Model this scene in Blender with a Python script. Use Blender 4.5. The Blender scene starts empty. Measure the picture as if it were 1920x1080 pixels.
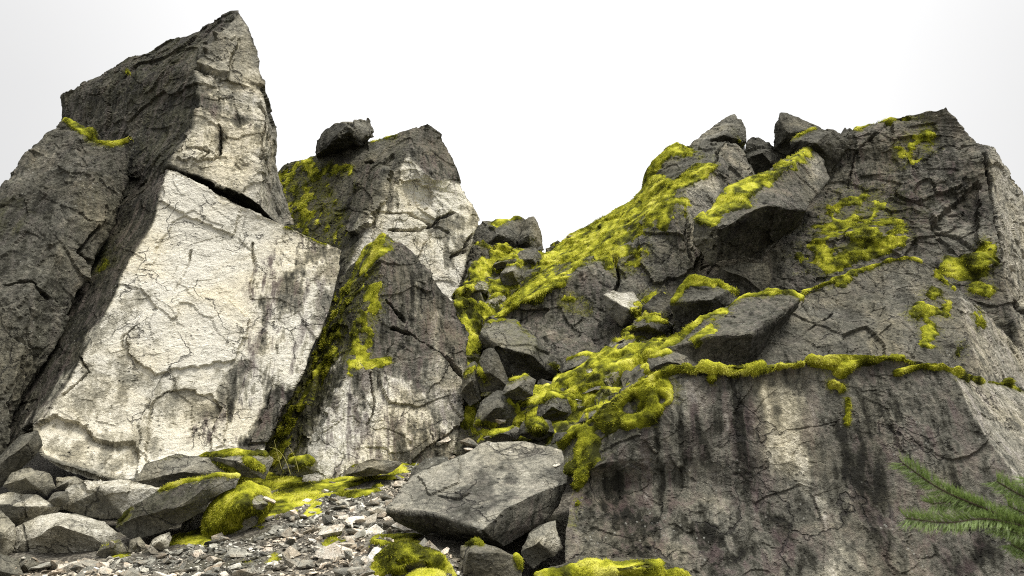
import bpy, math, random
import numpy as np
from mathutils import Vector, geometry
from mathutils.bvhtree import BVHTree

# ------------------------------------------------------------------ camera, sky, sun, exposure
scn = bpy.context.scene
COL = scn.collection
F_PX, PITCH, EYE = 1400.0, math.radians(14.0), 1.6
cam_d = bpy.data.cameras.new('camera'); cam = bpy.data.objects.new('camera', cam_d); COL.objects.link(cam)
cam.location = (0, 0, EYE); cam.rotation_euler = (math.pi / 2 + PITCH, 0, 0)
cam_d.sensor_width = 36; cam_d.lens = 36 * F_PX / 1920; cam_d.clip_start = .05; cam_d.clip_end = 2000
scn.camera = cam
SUN_EL, SUN_AZ = math.radians(63), math.radians(128)      # azimuth clockwise from +Y
world = bpy.data.worlds.new('World'); scn.world = world; world.use_nodes = True
nt = world.node_tree; nt.nodes.clear()
wo = nt.nodes.new('ShaderNodeOutputWorld'); bg = nt.nodes.new('ShaderNodeBackground')
sky = nt.nodes.new('ShaderNodeTexSky'); sky.sky_type = 'NISHITA'; sky.sun_disc = False
sky.sun_elevation = SUN_EL; sky.sun_rotation = SUN_AZ; sky.air_density = 1; sky.dust_density = 4
hs = nt.nodes.new('ShaderNodeHueSaturation'); hs.inputs['Saturation'].default_value = 0.04
nt.links.new(sky.outputs[0], hs.inputs['Color'])
# even cloud cover: grows brighter from the horizon to the zenith, as overcast skies do
tc = nt.nodes.new('ShaderNodeTexCoord'); sx = nt.nodes.new('ShaderNodeSeparateXYZ'); nt.links.new(tc.outputs['Generated'], sx.inputs[0])
def wm(op, a, b, clamp=False):
    m_ = nt.nodes.new('ShaderNodeMath'); m_.operation = op; m_.use_clamp = clamp
    for i_, v_ in enumerate((a, b)):
        if isinstance(v_, bpy.types.NodeSocket): nt.links.new(v_, m_.inputs[i_])
        else: m_.inputs[i_].default_value = v_
    return m_.outputs[0]
zen = wm('POWER', wm('MAXIMUM', sx.outputs['Z'], 0.0), 4.0)
gl = nt.nodes.new('ShaderNodeVectorMath'); gl.operation = 'DOT_PRODUCT'; nt.links.new(tc.outputs['Generated'], gl.inputs[0]); gl.inputs[1].default_value = (.03, .95, .31)
glow = wm('POWER', wm('MAXIMUM', gl.outputs['Value'], 0.0), 9.0)      # the broad bright part of the cloud cover over the saddle
mr = wm('ADD', wm('ADD', wm('MULTIPLY', zen, 9.5), wm('MULTIPLY', glow, 2.6)), 2.3)
cn = nt.nodes.new('ShaderNodeTexNoise'); cn.inputs['Scale'].default_value = 1.3; cn.inputs['Detail'].default_value = 5
nt.links.new(tc.outputs['Generated'], cn.inputs['Vector'])
cm = nt.nodes.new('ShaderNodeMapRange'); cm.inputs['To Min'].default_value = .88; cm.inputs['To Max'].default_value = 1.06
nt.links.new(cn.outputs['Fac'], cm.inputs['Value'])
mm = nt.nodes.new('ShaderNodeMath'); mm.operation = 'MULTIPLY'; nt.links.new(mr, mm.inputs[0]); nt.links.new(cm.outputs[0], mm.inputs[1])
cc = nt.nodes.new('ShaderNodeCombineColor')
for k, v in ((0, 1.0), (1, 1.0), (2, 1.0)):
    m2 = nt.nodes.new('ShaderNodeMath'); m2.operation = 'MULTIPLY'; m2.inputs[1].default_value = v
    nt.links.new(mm.outputs[0], m2.inputs[0]); nt.links.new(m2.outputs[0], cc.inputs[k])
mx = nt.nodes.new('ShaderNodeMix'); mx.data_type = 'RGBA'; mx.inputs[0].default_value = 0.85
nt.links.new(hs.outputs[0], mx.inputs[6]); nt.links.new(cc.outputs[0], mx.inputs[7])
nt.links.new(mx.outputs[2], bg.inputs['Color']); bg.inputs['Strength'].default_value = 0.10
nt.links.new(bg.outputs[0], wo.inputs['Surface'])
sl = bpy.data.lights.new('sun', 'SUN'); sl.energy = 1.2; sl.angle = math.radians(14); sl.color = (1, .95, .86)
so = bpy.data.objects.new('sun', sl); COL.objects.link(so)
sdir = Vector((math.sin(SUN_AZ) * math.cos(SUN_EL), math.cos(SUN_AZ) * math.cos(SUN_EL), math.sin(SUN_EL)))
so.rotation_euler = sdir.to_track_quat('Z', 'Y').to_euler(); so.location = sdir * 40
scn.view_settings.view_transform = 'Standard'; scn.view_settings.look = 'None'
scn.cycles.filter_width = 1.1; scn.cycles.use_denoising = False
cam_d.dof.use_dof = True; cam_d.dof.focus_distance = 8.0; cam_d.dof.aperture_fstop = 8.0
scn.view_settings.exposure = 1.5; scn.view_settings.gamma = 1; scn.view_settings.use_curve_mapping = False

CP, SP = math.cos(PITCH), math.sin(PITCH)
def ray(px, py):
    dx, dz = (px - 960) / F_PX, -(py - 540) / F_PX
    return np.array([dx, CP - dz * SP, SP + dz * CP])
def at(px, py, Y):
    d = ray(px, py); return d * (Y / d[1]) + np.array([0, 0, EYE])
def proj(P):
    q = P - np.array([0, 0, EYE]); fw = q[:, 1] * CP + q[:, 2] * SP; up = -q[:, 1] * SP + q[:, 2] * CP
    fw = np.maximum(fw, .01)
    return np.stack([960 + F_PX * q[:, 0] / fw, 540 - F_PX * up / fw], 1)

# ------------------------------------------------------------------ noise (numpy)
def hsh(ix, iy, iz, s):
    U = np.uint32
    h = ix.astype(U) * U(374761393) + iy.astype(U) * U(668265263) + iz.astype(U) * U(2147483647 - 5) + U((s * 974634777) & 0xffffffff)
    h = (h ^ (h >> U(13))) * U(1274126177); h = (h ^ (h >> U(16))) * U(2246822519); h ^= h >> U(15)
    return (h & U(0xffffff)) * np.float32(1 / 8388607.5) - 1.0
def vnoise(P, s=0):
    i = np.floor(P); f = P - i; i = i.astype(np.int32); f = f * f * f * (f * (f * 6 - 15) + 10)
    r = 0
    for a in (0, 1):
        wa = f[:, 0] if a else 1 - f[:, 0]
        for b in (0, 1):
            wb = wa * (f[:, 1] if b else 1 - f[:, 1])
            for c in (0, 1):
                r = r + wb * (f[:, 2] if c else 1 - f[:, 2]) * hsh(i[:, 0] + a, i[:, 1] + b, i[:, 2] + c, s)
    return r
ROT = np.array([[.80, .36, -.48], [-.60, .48, -.64], [0, .80, .60]])
def fbm(P, o=4, s=0, g=.5):
    r = 0; a = 1; t = 0
    for k in range(o):
        r = r + a * vnoise(P, s + k * 17); t += a; a *= g; P = (P @ ROT) * 2.03 + 3.7
    return r / t * 1.6
def chips(P, s=0):
    """nearest-cell tilted planes: broken, faceted stone faces with small steps between them"""
    i = np.floor(P).astype(np.int32); best = np.full(len(P), 9e9); val = np.zeros(len(P))
    for a in (-1, 0, 1):
        for b in (-1, 0, 1):
            for c in (-1, 0, 1):
                x, y, z = i[:, 0] + a, i[:, 1] + b, i[:, 2] + c
                C = np.stack([x + .5 + .48 * hsh(x, y, z, s), y + .5 + .48 * hsh(x, y, z, s + 1), z + .5 + .48 * hsh(x, y, z, s + 2)], 1)
                D = P - C; d = (D * D).sum(1)
                v = .35 * hsh(x, y, z, s + 3) + (D[:, 0] * hsh(x, y, z, s + 4) + D[:, 1] * hsh(x, y, z, s + 5) + D[:, 2] * hsh(x, y, z, s + 6)) * .9
                k = d < best; best = np.where(k, d, best); val = np.where(k, v, val)
    return val
def sstep(a, b, x):
    t = np.clip((x - a) / (b - a), 0, 1); return t * t * (3 - 2 * t)
def polydist(Q, pts):
    d = np.full(len(Q), 1e9); pts = np.array(pts, float)
    if len(pts) == 1: return np.hypot(*(Q - pts[0]).T)
    for a, b in zip(pts[:-1], pts[1:]):
        ab = b - a; t = np.clip(((Q - a) @ ab) / max(ab @ ab, 1e-9), 0, 1)
        d = np.minimum(d, np.hypot(*(Q - a - t[:, None] * ab).T))
    return d
def inside(Q, pts):
    r = np.zeros(len(Q), bool); n = len(pts)
    for k in range(n):
        (x0, y0), (x1, y1) = pts[k], pts[(k + 1) % n]
        if y0 == y1: continue
        c = ((y0 > Q[:, 1]) != (y1 > Q[:, 1])) & (Q[:, 0] < (x1 - x0) * (Q[:, 1] - y0) / (y1 - y0) + x0)
        r ^= c
    return r
def pp(s):
    """'x,y x,y' -> list of tuples"""
    return [tuple(float(v) for v in t.split(',')) for t in s.split()]

# ------------------------------------------------------------------ materials
def mat(name):
    m = bpy.data.materials.new(name); m.use_nodes = True; t = m.node_tree; t.nodes.clear(); return m, t
class NB:
    def __init__(s, t): s.t = t
    def n(s, typ, ins=None, **kw):
        x = s.t.nodes.new(typ)
        for k, v in kw.items(): setattr(x, k, v)
        for k, v in (ins or {}).items():
            if hasattr(v, 'is_output') or isinstance(v, bpy.types.NodeSocket): s.t.links.new(v, x.inputs[k])
            else: x.inputs[k].default_value = v
        return x
    def m(s, op, a, b=0.0, c=0.0, clamp=False):
        x = s.n('ShaderNodeMath', {0: a, 1: b, 2: c}, operation=op, use_clamp=clamp); return x.outputs[0]
    def mixc(s, f, a, b, mode='MIX'):
        x = s.n('ShaderNodeMix', {0: f, 6: a, 7: b}, data_type='RGBA', blend_type=mode, clamp_factor=True); return x.outputs[2]
    def noise(s, vec, sc, det=4, rough=.55, dist=0):
        return s.n('ShaderNodeTexNoise', {'Vector': vec, 'Scale': sc, 'Detail': det, 'Roughness': rough, 'Distortion': dist}).outputs['Fac']
    def rng(s, v, a, b, c=0.0, d=1.0):
        return s.n('ShaderNodeMapRange', {'Value': v, 'From Min': a, 'From Max': b, 'To Min': c, 'To Max': d}, interpolation_type='SMOOTHSTEP').outputs[0]
    def ramp(s, v, stops):
        x = s.n('ShaderNodeValToRGB', {0: v}); cr = x.color_ramp
        while len(cr.elements) < len(stops): cr.elements.new(.5)
        for e, (p, c) in zip(cr.elements, stops): e.position = p; e.color = (*c, 1)
        return x.outputs[0]

def rock_material(name, loose=False, tone=.5, warm=0.0):
    m, t = mat(name); b = NB(t)
    g = b.n('ShaderNodeNewGeometry'); pos = g.outputs['Position']
    oi = b.n('ShaderNodeObjectInfo')
    if loose:
        tco = b.n('ShaderNodeTexCoord').outputs['Object']
        off = b.m('MULTIPLY', oi.outputs['Random'], 37.0)
        pos = b.n('ShaderNodeVectorMath', {0: tco, 1: b.n('ShaderNodeCombineXYZ', {0: off, 1: off, 2: off}).outputs[0]}, operation='ADD').outputs[0]
        T = b.m('ADD', b.m('MULTIPLY', b.m('SUBTRACT', oi.outputs['Random'], .5), .30), tone); PU = 0.0; AL = 0.0; MO = 0.0
        isl = b.n('ShaderNodeNewGeometry').outputs['Random Per Island']
        T = b.m('ADD', T, b.m('MULTIPLY', b.m('SUBTRACT', isl, .5), .5))
    else:
        at_ = b.n('ShaderNodeAttribute', attribute_name='paint')
        sp = b.n('ShaderNodeSeparateColor', {0: at_.outputs['Color']}); T, PU, AL = sp.outputs; MO = at_.outputs['Alpha']
    n1 = b.noise(pos, .9, 5, .6, .6); n2 = b.noise(pos, 4.0, 6, .65, .4); n3 = b.noise(pos, 28, 5, .7); n4 = b.noise(pos, 110, 3, .7)
    def ctr(v, k): return b.m('MULTIPLY', b.m('SUBTRACT', v, .5), k)
    v = b.m('ADD', T, ctr(n1, .40)); v = b.m('ADD', v, ctr(n2, .60)); v = b.m('ADD', v, ctr(n3, .68)); v = b.m('ADD', v, ctr(n4, .42))
    # rain streaks, run down the stone
    mp = b.n('ShaderNodeMapping', {'Vector': pos, 'Scale': (5.5, 5.5, .42)}).outputs[0]
    st = b.noise(mp, 1.3, 6, .62, .5)
    mp2 = b.n('ShaderNodeMapping', {'Vector': pos, 'Scale': (16, 16, 1.3)}).outputs[0]
    st2 = b.noise(mp2, 1.0, 5, .6, .3)
    if not loose:
        v = b.m('ADD', v, b.m('MULTIPLY', ctr(st, 1.7), b.m('ADD', b.m('MULTIPLY', PU, 1.0), .15)))
        v = b.m('ADD', v, b.m('MULTIPLY', ctr(st2, 1.6), b.m('ADD', b.m('MULTIPLY', PU, .9), .06)))
    col = b.ramp(v, [(0, (.016, .0155, .012)), (.16, (.042, .041, .032)), (.34, (.112, .111, .095)), (.52, (.215, .210, .178)), (.72, (.43, .415, .345)), (.88, (.84, .825, .745))])
    # purple-brown iron and algae stain
    if not loose:
        pk = b.m('MULTIPLY', PU, b.rng(b.m('ADD', b.m('MULTIPLY', st, .6), b.m('MULTIPLY', st2, .4)), .47, .60))
        col = b.mixc(b.m('MULTIPLY', pk, .85), col, b.mixc(n3, (.022, .013, .017, 1), (.115, .072, .082, 1)))
        bl = b.m('MULTIPLY', b.m('MULTIPLY', b.rng(st2, .56, .66), b.rng(n2, .48, .6)), b.rng(PU, .25, .8))
        col = b.mixc(b.m('MULTIPLY', bl, .75), col, (.022, .021, .024, 1))
        ak = b.m('MULTIPLY', AL, b.rng(b.m('ADD', b.m('MULTIPLY', n2, .5), b.m('MULTIPLY', n3, .5)), .38, .60))
        col = b.mixc(b.m('MULTIPLY', ak, .8), col, b.mixc(n3, (.020, .023, .006, 1), (.085, .088, .016, 1)))
        # tan tint on fresh stone in broad clouds
        col = b.mixc(b.m('ADD', b.m('MULTIPLY', b.rng(n1, .4, .7), .6), .2), col, (1.0, .92, .74, 1), 'MULTIPLY')
        fm = b.m('ADD', MO, b.m('ADD', ctr(n3, 1.3), ctr(n2, 1.0))); col = b.mixc(b.m('MULTIPLY', b.rng(fm, .42, .80), .85), col, b.mixc(n4, (.035, .037, .008, 1), (.24, .24, .02, 1)))
    else:
        col = b.mixc(b.rng(n1, .4, .65), col, (1.0, .93 - warm, .82 - warm, 1), 'MULTIPLY')
    # crusts of pale lichen and black pits
    vo = b.n('ShaderNodeTexVoronoi', {'Vector': pos, 'Scale': 21.0, 'Randomness': 1.0})
    dots = b.m('MULTIPLY', b.rng(vo.outputs['Distance'], .20, .10), b.rng(b.noise(pos, 3.1, 3), .50, .62))
    col = b.mixc(b.m('MULTIPLY', dots, .7), col, (.38, .38, .34, 1))
    vo2 = b.n('ShaderNodeTexVoronoi', {'Vector': pos, 'Scale': 15.0})
    pits = b.m('MULTIPLY', b.rng(vo2.outputs['Distance'], .26, .12), b.rng(b.noise(pos, 2.3, 3), .52, .62))
    col = b.mixc(b.m('MULTIPLY', pits, .6), col, (.02, .02, .018, 1))
    # hairline joints
    wv = b.n('ShaderNodeVectorMath', {0: pos, 1: b.n('ShaderNodeVectorMath', {0: b.n('ShaderNodeTexNoise', {'Vector': pos, 'Scale': 2.2, 'Detail': 5.0}).outputs['Color'], 3: .9}, operation='SCALE').outputs[0]}, operation='ADD').outputs[0]
    vc = b.n('ShaderNodeTexVoronoi', {'Vector': wv, 'Scale': 1.25}, feature='DISTANCE_TO_EDGE')
    ck = b.m('MULTIPLY', b.rng(vc.outputs['Distance'], .016, .003), b.rng(b.noise(pos, 1.9, 2), .47, .56))
    vc2 = b.n('ShaderNodeTexVoronoi', {'Vector': wv, 'Scale': 4.5}, feature='DISTANCE_TO_EDGE')
    ck2 = b.m('MULTIPLY', b.rng(vc2.outputs['Distance'], .03, .005), b.rng(b.noise(pos, 1.4, 3, .5), .56, .66))
    ckk = b.m('MAXIMUM', ck, b.m('MULTIPLY', ck2, .6))
    col = b.mixc(b.m('MULTIPLY', ckk, .6), col, (.03, .027, .025, 1))
    # relief
    strat = b.n('ShaderNodeMapping', {'Vector': b.n('ShaderNodeMapping', {'Vector': pos, 'Rotation': (.2, .55, .1)}).outputs[0], 'Scale': (2.2, 3.0, 5.2)}).outputs[0]
    ns = b.noise(strat, 1.3, 7, .68, 1.6)
    hgt = b.m('ADD', b.m('MULTIPLY', n2, .9), b.m('MULTIPLY', n3, .55)); hgt = b.m('ADD', hgt, b.m('MULTIPLY', n4, .22)); hgt = b.m('ADD', hgt, b.m('MULTIPLY', ns, .85))
    hgt = b.m('SUBTRACT', hgt, b.m('MULTIPLY', ckk, .7)); hgt = b.m('SUBTRACT', hgt, b.m('MULTIPLY', pits, .35))
    bp = b.n('ShaderNodeBump', {'Height': hgt, 'Strength': 1.0, 'Distance': .014 if loose else .06})
    bs = b.n('ShaderNodeBsdfPrincipled', {'Base Color': col, 'Roughness': .88, 'Normal': bp.outputs[0]})
    bs.inputs['Specular IOR Level'].default_value = .25
    o = b.n('ShaderNodeOutputMaterial', {0: bs.outputs[0]})
    return m
def moss_material():
    m, t = mat('moss'); b = NB(t)
    pos = b.n('ShaderNodeNewGeometry').outputs['Position']; a = b.n('ShaderNodeAttribute', attribute_name='mv').outputs['Fac']
    n1 = b.noise(pos, 1.7, 4, .6); n2 = b.noise(pos, 7, 5, .65); n3 = b.noise(pos, 60, 3, .7)
    v = b.m('ADD', b.m('MULTIPLY', n1, 1.3), b.m('MULTIPLY', n2, 1.1)); v = b.m('ADD', v, b.m('MULTIPLY', a, .65)); v = b.m('SUBTRACT', b.m('ADD', v, b.m('MULTIPLY', n3, .3)), 1.10)
    col = b.ramp(v, [(0, (.030, .032, .006)), (.20, (.085, .090, .010)), (.42, (.26, .272, .018)), (.66, (.54, .535, .045)), (1, (.72, .69, .16))])
    bp = b.n('ShaderNodeBump', {'Height': b.m('ADD', n2, b.m('MULTIPLY', n3, .6)), 'Strength': .8, 'Distance': .03})
    bs = b.n('ShaderNodeBsdfPrincipled', {'Base Color': col, 'Roughness': .8, 'Normal': bp.outputs[0]}); bs.inputs['Specular IOR Level'].default_value = .1
    tr = b.n('ShaderNodeBsdfTranslucent', {'Color': col})
    b.n('ShaderNodeOutputMaterial', {0: b.n('ShaderNodeMixShader', {0: .22, 1: bs.outputs[0], 2: tr.outputs[0]}).outputs[0]})
    return m
def plain(name, c1, c2, sc=30, rough=.7, trans=0):
    m, t = mat(name); b = NB(t); pos = b.n('ShaderNodeNewGeometry').outputs['Position']
    isl = b.n('ShaderNodeNewGeometry').outputs['Random Per Island']
    f = b.m('ADD', b.m('MULTIPLY', b.noise(pos, sc, 4), .6), b.m('MULTIPLY', isl, .4))
    bs = b.n('ShaderNodeBsdfPrincipled', {'Base Color': b.mixc(f, (*c1, 1), (*c2, 1)), 'Roughness': rough}); out = bs.outputs[0]
    if trans:
        out = b.n('ShaderNodeMixShader', {0: trans, 1: out, 2: b.n('ShaderNodeBsdfTranslucent', {'Color': (*c2, 1)}).outputs[0]}).outputs[0]
    b.n('ShaderNodeOutputMaterial', {0: out}); return m
M_ROCK = rock_material('weathered_rock'); M_STONE = rock_material('loose_stone', True, .70, .07); M_DARK = rock_material('grey_stone', True, .52, .04)
M_MOSS = moss_material()

# ------------------------------------------------------------------ mesh helpers
def make_mesh(name, V, T, m, attrs=None, smooth=True):
    me = bpy.data.meshes.new(name); V = np.asarray(V, np.float32); T = np.asarray(T, np.int32)
    me.vertices.add(len(V)); me.vertices.foreach_set('co', V.ravel())
    me.loops.add(T.size); me.loops.foreach_set('vertex_index', T.ravel())
    me.polygons.add(len(T)); k = T.shape[1]
    me.polygons.foreach_set('loop_start', np.arange(0, T.size, k, dtype=np.int32)); me.polygons.foreach_set('loop_total', np.full(len(T), k, np.int32))
    me.polygons.foreach_set('use_smooth', np.full(len(T), smooth, bool))
    for an, (ty, dat) in (attrs or {}).items():
        a = me.attributes.new(an, ty, 'POINT'); a.data.foreach_set('color' if ty == 'FLOAT_COLOR' else 'value', np.asarray(dat, np.float32).ravel())
    me.update(); me.validate(); me.materials.append(m); return me
def link(name, me, parent=None, loc=None):
    o = bpy.data.objects.new(name, me); COL.objects.link(o)
    if loc is not None: o.location = loc
    if parent: o.parent = parent
    return o
def tag(o, label=None, cat=None, group=None, kind=None):
    for k, v in (('label', label), ('category', cat), ('group', group), ('kind', kind)):
        if v: o[k] = v
    return o
def vnormals(V, T):
    n = np.cross(V[T[:, 1]] - V[T[:, 0]], V[T[:, 2]] - V[T[:, 0]]); N = np.zeros_like(V)
    for c in range(3):
        for k in range(3): N[:, c] += np.bincount(T[:, k], n[:, k * 0 + c], len(V))
    return N / np.maximum(np.linalg.norm(N, axis=1, keepdims=True), 1e-12)
def edges_of(T):
    E = np.concatenate([T[:, [0, 1]], T[:, [1, 2]], T[:, [2, 0]]]); E.sort(axis=1); return E
def relax(V, T, free, it, lam=.6):
    E = edges_of(T); k = np.unique(E[:, 0].astype(np.int64) * len(V) + E[:, 1]); a, b = k // len(V), k % len(V)
    deg = np.bincount(a, minlength=len(V)) + np.bincount(b, minlength=len(V)); deg = np.maximum(deg, 1)[:, None]
    free = free.reshape(-1, 1) * lam
    for _ in range(it):
        S = np.stack([np.bincount(a, V[b, c], len(V)) + np.bincount(b, V[a, c], len(V)) for c in range(V.shape[1])], 1) / deg
        V = V + (S - V) * free
    return V
def refine(V, T, D, feat, res, rng, jag=.05):
    """split every edge longer than its own limit; D = per-face data, feat = sharp edges (n,2), res = limit per vertex"""
    isf = np.zeros(len(V), bool); isf[feat.ravel()] = True
    for lev in range(12):
        n = len(V); E = edges_of(T); key = E[:, 0].astype(np.int64) * n + E[:, 1]
        uk, inv = np.unique(key, return_inverse=True); a, b = uk // n, uk % n
        L = np.linalg.norm(V[a] - V[b], axis=1); q_ = proj(V); q_ = np.maximum(np.abs(q_[:, 0] - 960) - 1010, np.abs(q_[:, 1] - 540) - 590); rq = res * (1 + np.clip(q_ / 45, 0, 5)); mk = L > np.minimum(rq[a], rq[b]) * 1.4 + .3 * np.abs(rq[a] - rq[b])
        if not mk.any(): break
        fs = feat.copy(); fs.sort(axis=1); fk = fs[:, 0].astype(np.int64) * n + fs[:, 1]
        isfe = np.isin(uk, fk)
        mid = np.full(len(uk), -1, np.int64); idx = np.nonzero(mk)[0]; mid[idx] = n + np.arange(len(idx))
        M = (V[a[idx]] + V[b[idx]]) / 2; fe = isfe[idx]
        r = rng.normal(size=M.shape); Li = L[idx][:, None]
        j = np.where(fe[:, None], jag, .012) * np.clip(Li, 0, 1.4); j = np.where(Li > .045, j, 0)
        M = M + np.clip(r, -1.6, 1.6) * j
        V = np.concatenate([V, M]); res = np.concatenate([res, (res[a[idx]] + res[b[idx]]) / 2]); isf = np.concatenate([isf, fe])
        keepf = feat[~np.isin(fk, uk[idx])]
        fi = idx[fe]; feat = np.concatenate([keepf, np.stack([a[fi], mid[fi]], 1), np.stack([mid[fi], b[fi]], 1)])
        m3 = mid[inv].reshape(3, -1).T; mm = m3 >= 0; cnt = mm.sum(1); out = []; dd = []
        k = cnt == 0; out.append(T[k]); dd.append(D[k])
        k = cnt == 3; t = T[k]; m_ = m3[k]
        for q in ((t[:, 0], m_[:, 0], m_[:, 2]), (m_[:, 0], t[:, 1], m_[:, 1]), (m_[:, 2], m_[:, 1], t[:, 2]), (m_[:, 0], m_[:, 1], m_[:, 2])):
            out.append(np.stack(q, 1)); dd.append(D[k])
        for s in range(3):
            o = [(s + i) % 3 for i in range(3)]
            k = (cnt == 1) & mm[:, s]; t = T[k][:, o]; x = m3[k][:, s]
            for q in ((t[:, 0], x, t[:, 2]), (x, t[:, 1], t[:, 2])): out.append(np.stack(q, 1)); dd.append(D[k])
            k = (cnt == 2) & ~mm[:, o[2]]; t = T[k][:, o]; x = m3[k][:, o[0]]; y = m3[k][:, o[1]]
            for q in ((x, t[:, 1], y), (t[:, 0], x, y), (t[:, 0], y, t[:, 2])): out.append(np.stack(q, 1)); dd.append(D[k])
        T = np.concatenate(out); D = np.concatenate(dd)
        V = relax(V, T, (~isf).astype(float), 5 if lev < 7 else 1)
    return V, T, D, feat, res

SOLID = []          # (verts, tris) of everything one can stand a stone on
NRNG = np.random.default_rng(11)
def vavg(T, D, n):
    w = np.zeros(n); r = np.zeros((n, D.shape[1]))
    for k in range(3):
        w += np.bincount(T[:, k], minlength=n)
        for c in range(D.shape[1]): r[:, c] += np.bincount(T[:, k], D[:, c], n)
    return r / np.maximum(w, 1)[:, None]

def moss_layer(V, N, T, mo, parent, thick, loc, seed, blade=1.0, name='moss'):
    k = (mo[T] > .04).all(1)
    if k.sum() < 6: return None
    Tm = T[k]; ids = np.unique(Tm); rm = np.full(len(V), -1); rm[ids] = np.arange(len(ids)); Tm = rm[Tm]
    P = V[ids]; m = mo[ids]; up = np.array([0, 0, 1.0]); dist = P[:, 1]
    deg = np.bincount(Tm.ravel(), minlength=len(ids))
    E = edges_of(Tm); key = E[:, 0].astype(np.int64) * len(ids) + E[:, 1]; u, c = np.unique(key, return_counts=True); bd = u[c == 1]
    bnd = np.zeros(len(ids)); bnd[bd // len(ids)] = 1; bnd[bd % len(ids)] = 1
    Ns = relax(N[ids].copy(), Tm, np.ones(len(ids)), 4); Ns /= np.maximum(np.linalg.norm(Ns, axis=1, keepdims=True), 1e-9)
    lump = .8 + .35 * fbm(P * 2.6, 3, seed) + .22 * fbm(P * np.array([9, 9, 4]), 2, seed + 5) + .16 * fbm(P * 24, 2, seed + 6)
    th = thick * .62 * (.2 + .8 * m * m) * sstep(0, .5, m) * np.clip(lump, .15, 2)
    dirn = Ns + up * .25; dirn /= np.linalg.norm(dirn, axis=1, keepdims=True)
    th = np.where(bnd > 0, -.012, th)
    Q = P + dirn * th[:, None]; Q = relax(Q, Tm, (bnd == 0).astype(float), 2, .5)
    # fronds
    r = NRNG; A = np.linalg.norm(np.cross(Q[Tm[:, 1]] - Q[Tm[:, 0]], Q[Tm[:, 2]] - Q[Tm[:, 0]]), axis=1) / 2
    pxm = dist[Tm[:, 0]] / F_PX; w = A / (pxm * 2.0) ** 2 * np.clip(m[Tm].mean(1) * 1.6, .1, 1)
    tot = int(min(w.sum(), 90000)); cdf = np.cumsum(w); cdf /= cdf[-1]
    f = np.searchsorted(cdf, r.random(tot)); f = np.minimum(f, len(Tm) - 1)
    uu = r.random(tot); vv = r.random(tot); fl = uu + vv > 1; uu[fl] = 1 - uu[fl]; vv[fl] = 1 - vv[fl]
    a, b, c = Q[Tm[f, 0]], Q[Tm[f, 1]], Q[Tm[f, 2]]; B = a + (b - a) * uu[:, None] + (c - a) * vv[:, None]
    nn = Ns[Tm[f, 0]]; px = B[:, 1:2] / F_PX
    flow = np.stack([fbm(B * 4, 2, seed + 30), fbm(B * 4, 2, seed + 40), fbm(B * 4, 2, seed + 50) - .6], 1)
    d = nn * .55 + flow * .95 + r.normal(size=(tot, 3)) * .30; d /= np.linalg.norm(d, axis=1, keepdims=True)
    ln = np.clip(px * 4.6 * blade, .010, .045) * r.uniform(.5, 1.3, (tot, 1))
    side = np.cross(d, r.normal(size=(tot, 3))); side /= np.maximum(np.linalg.norm(side, axis=1, keepdims=True), 1e-9); side *= np.clip(px * .6, .0018, .006)
    BV = np.concatenate([B - side - nn * .004, B + side - nn * .004, B + d * ln]); n0 = len(Q); BT = np.stack([np.arange(tot), np.arange(tot) + tot, np.arange(tot) + 2 * tot], 1) + n0
    rv = np.clip(.46 + .26 * r.normal(size=tot) + .75 * fbm(B * np.array([7, 7, 4]), 3, seed + 60) + (m[Tm[f, 0]] - .8) * .6, 0, 1.2)
    mv = np.concatenate([np.full(n0, .22) + .5 * fbm(P * np.array([7, 7, 4]), 3, seed + 60) + (m - .8) * .5, rv, rv, rv])
    allV = np.concatenate([Q, BV]) - loc; allT = np.concatenate([Tm, BT])
    me = make_mesh(name, allV, allT, M_MOSS, {'mv': ('FLOAT', mv)})
    o = link(name, me, parent, None if parent else loc); o['kind'] = 'stuff'
    return o

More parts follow.
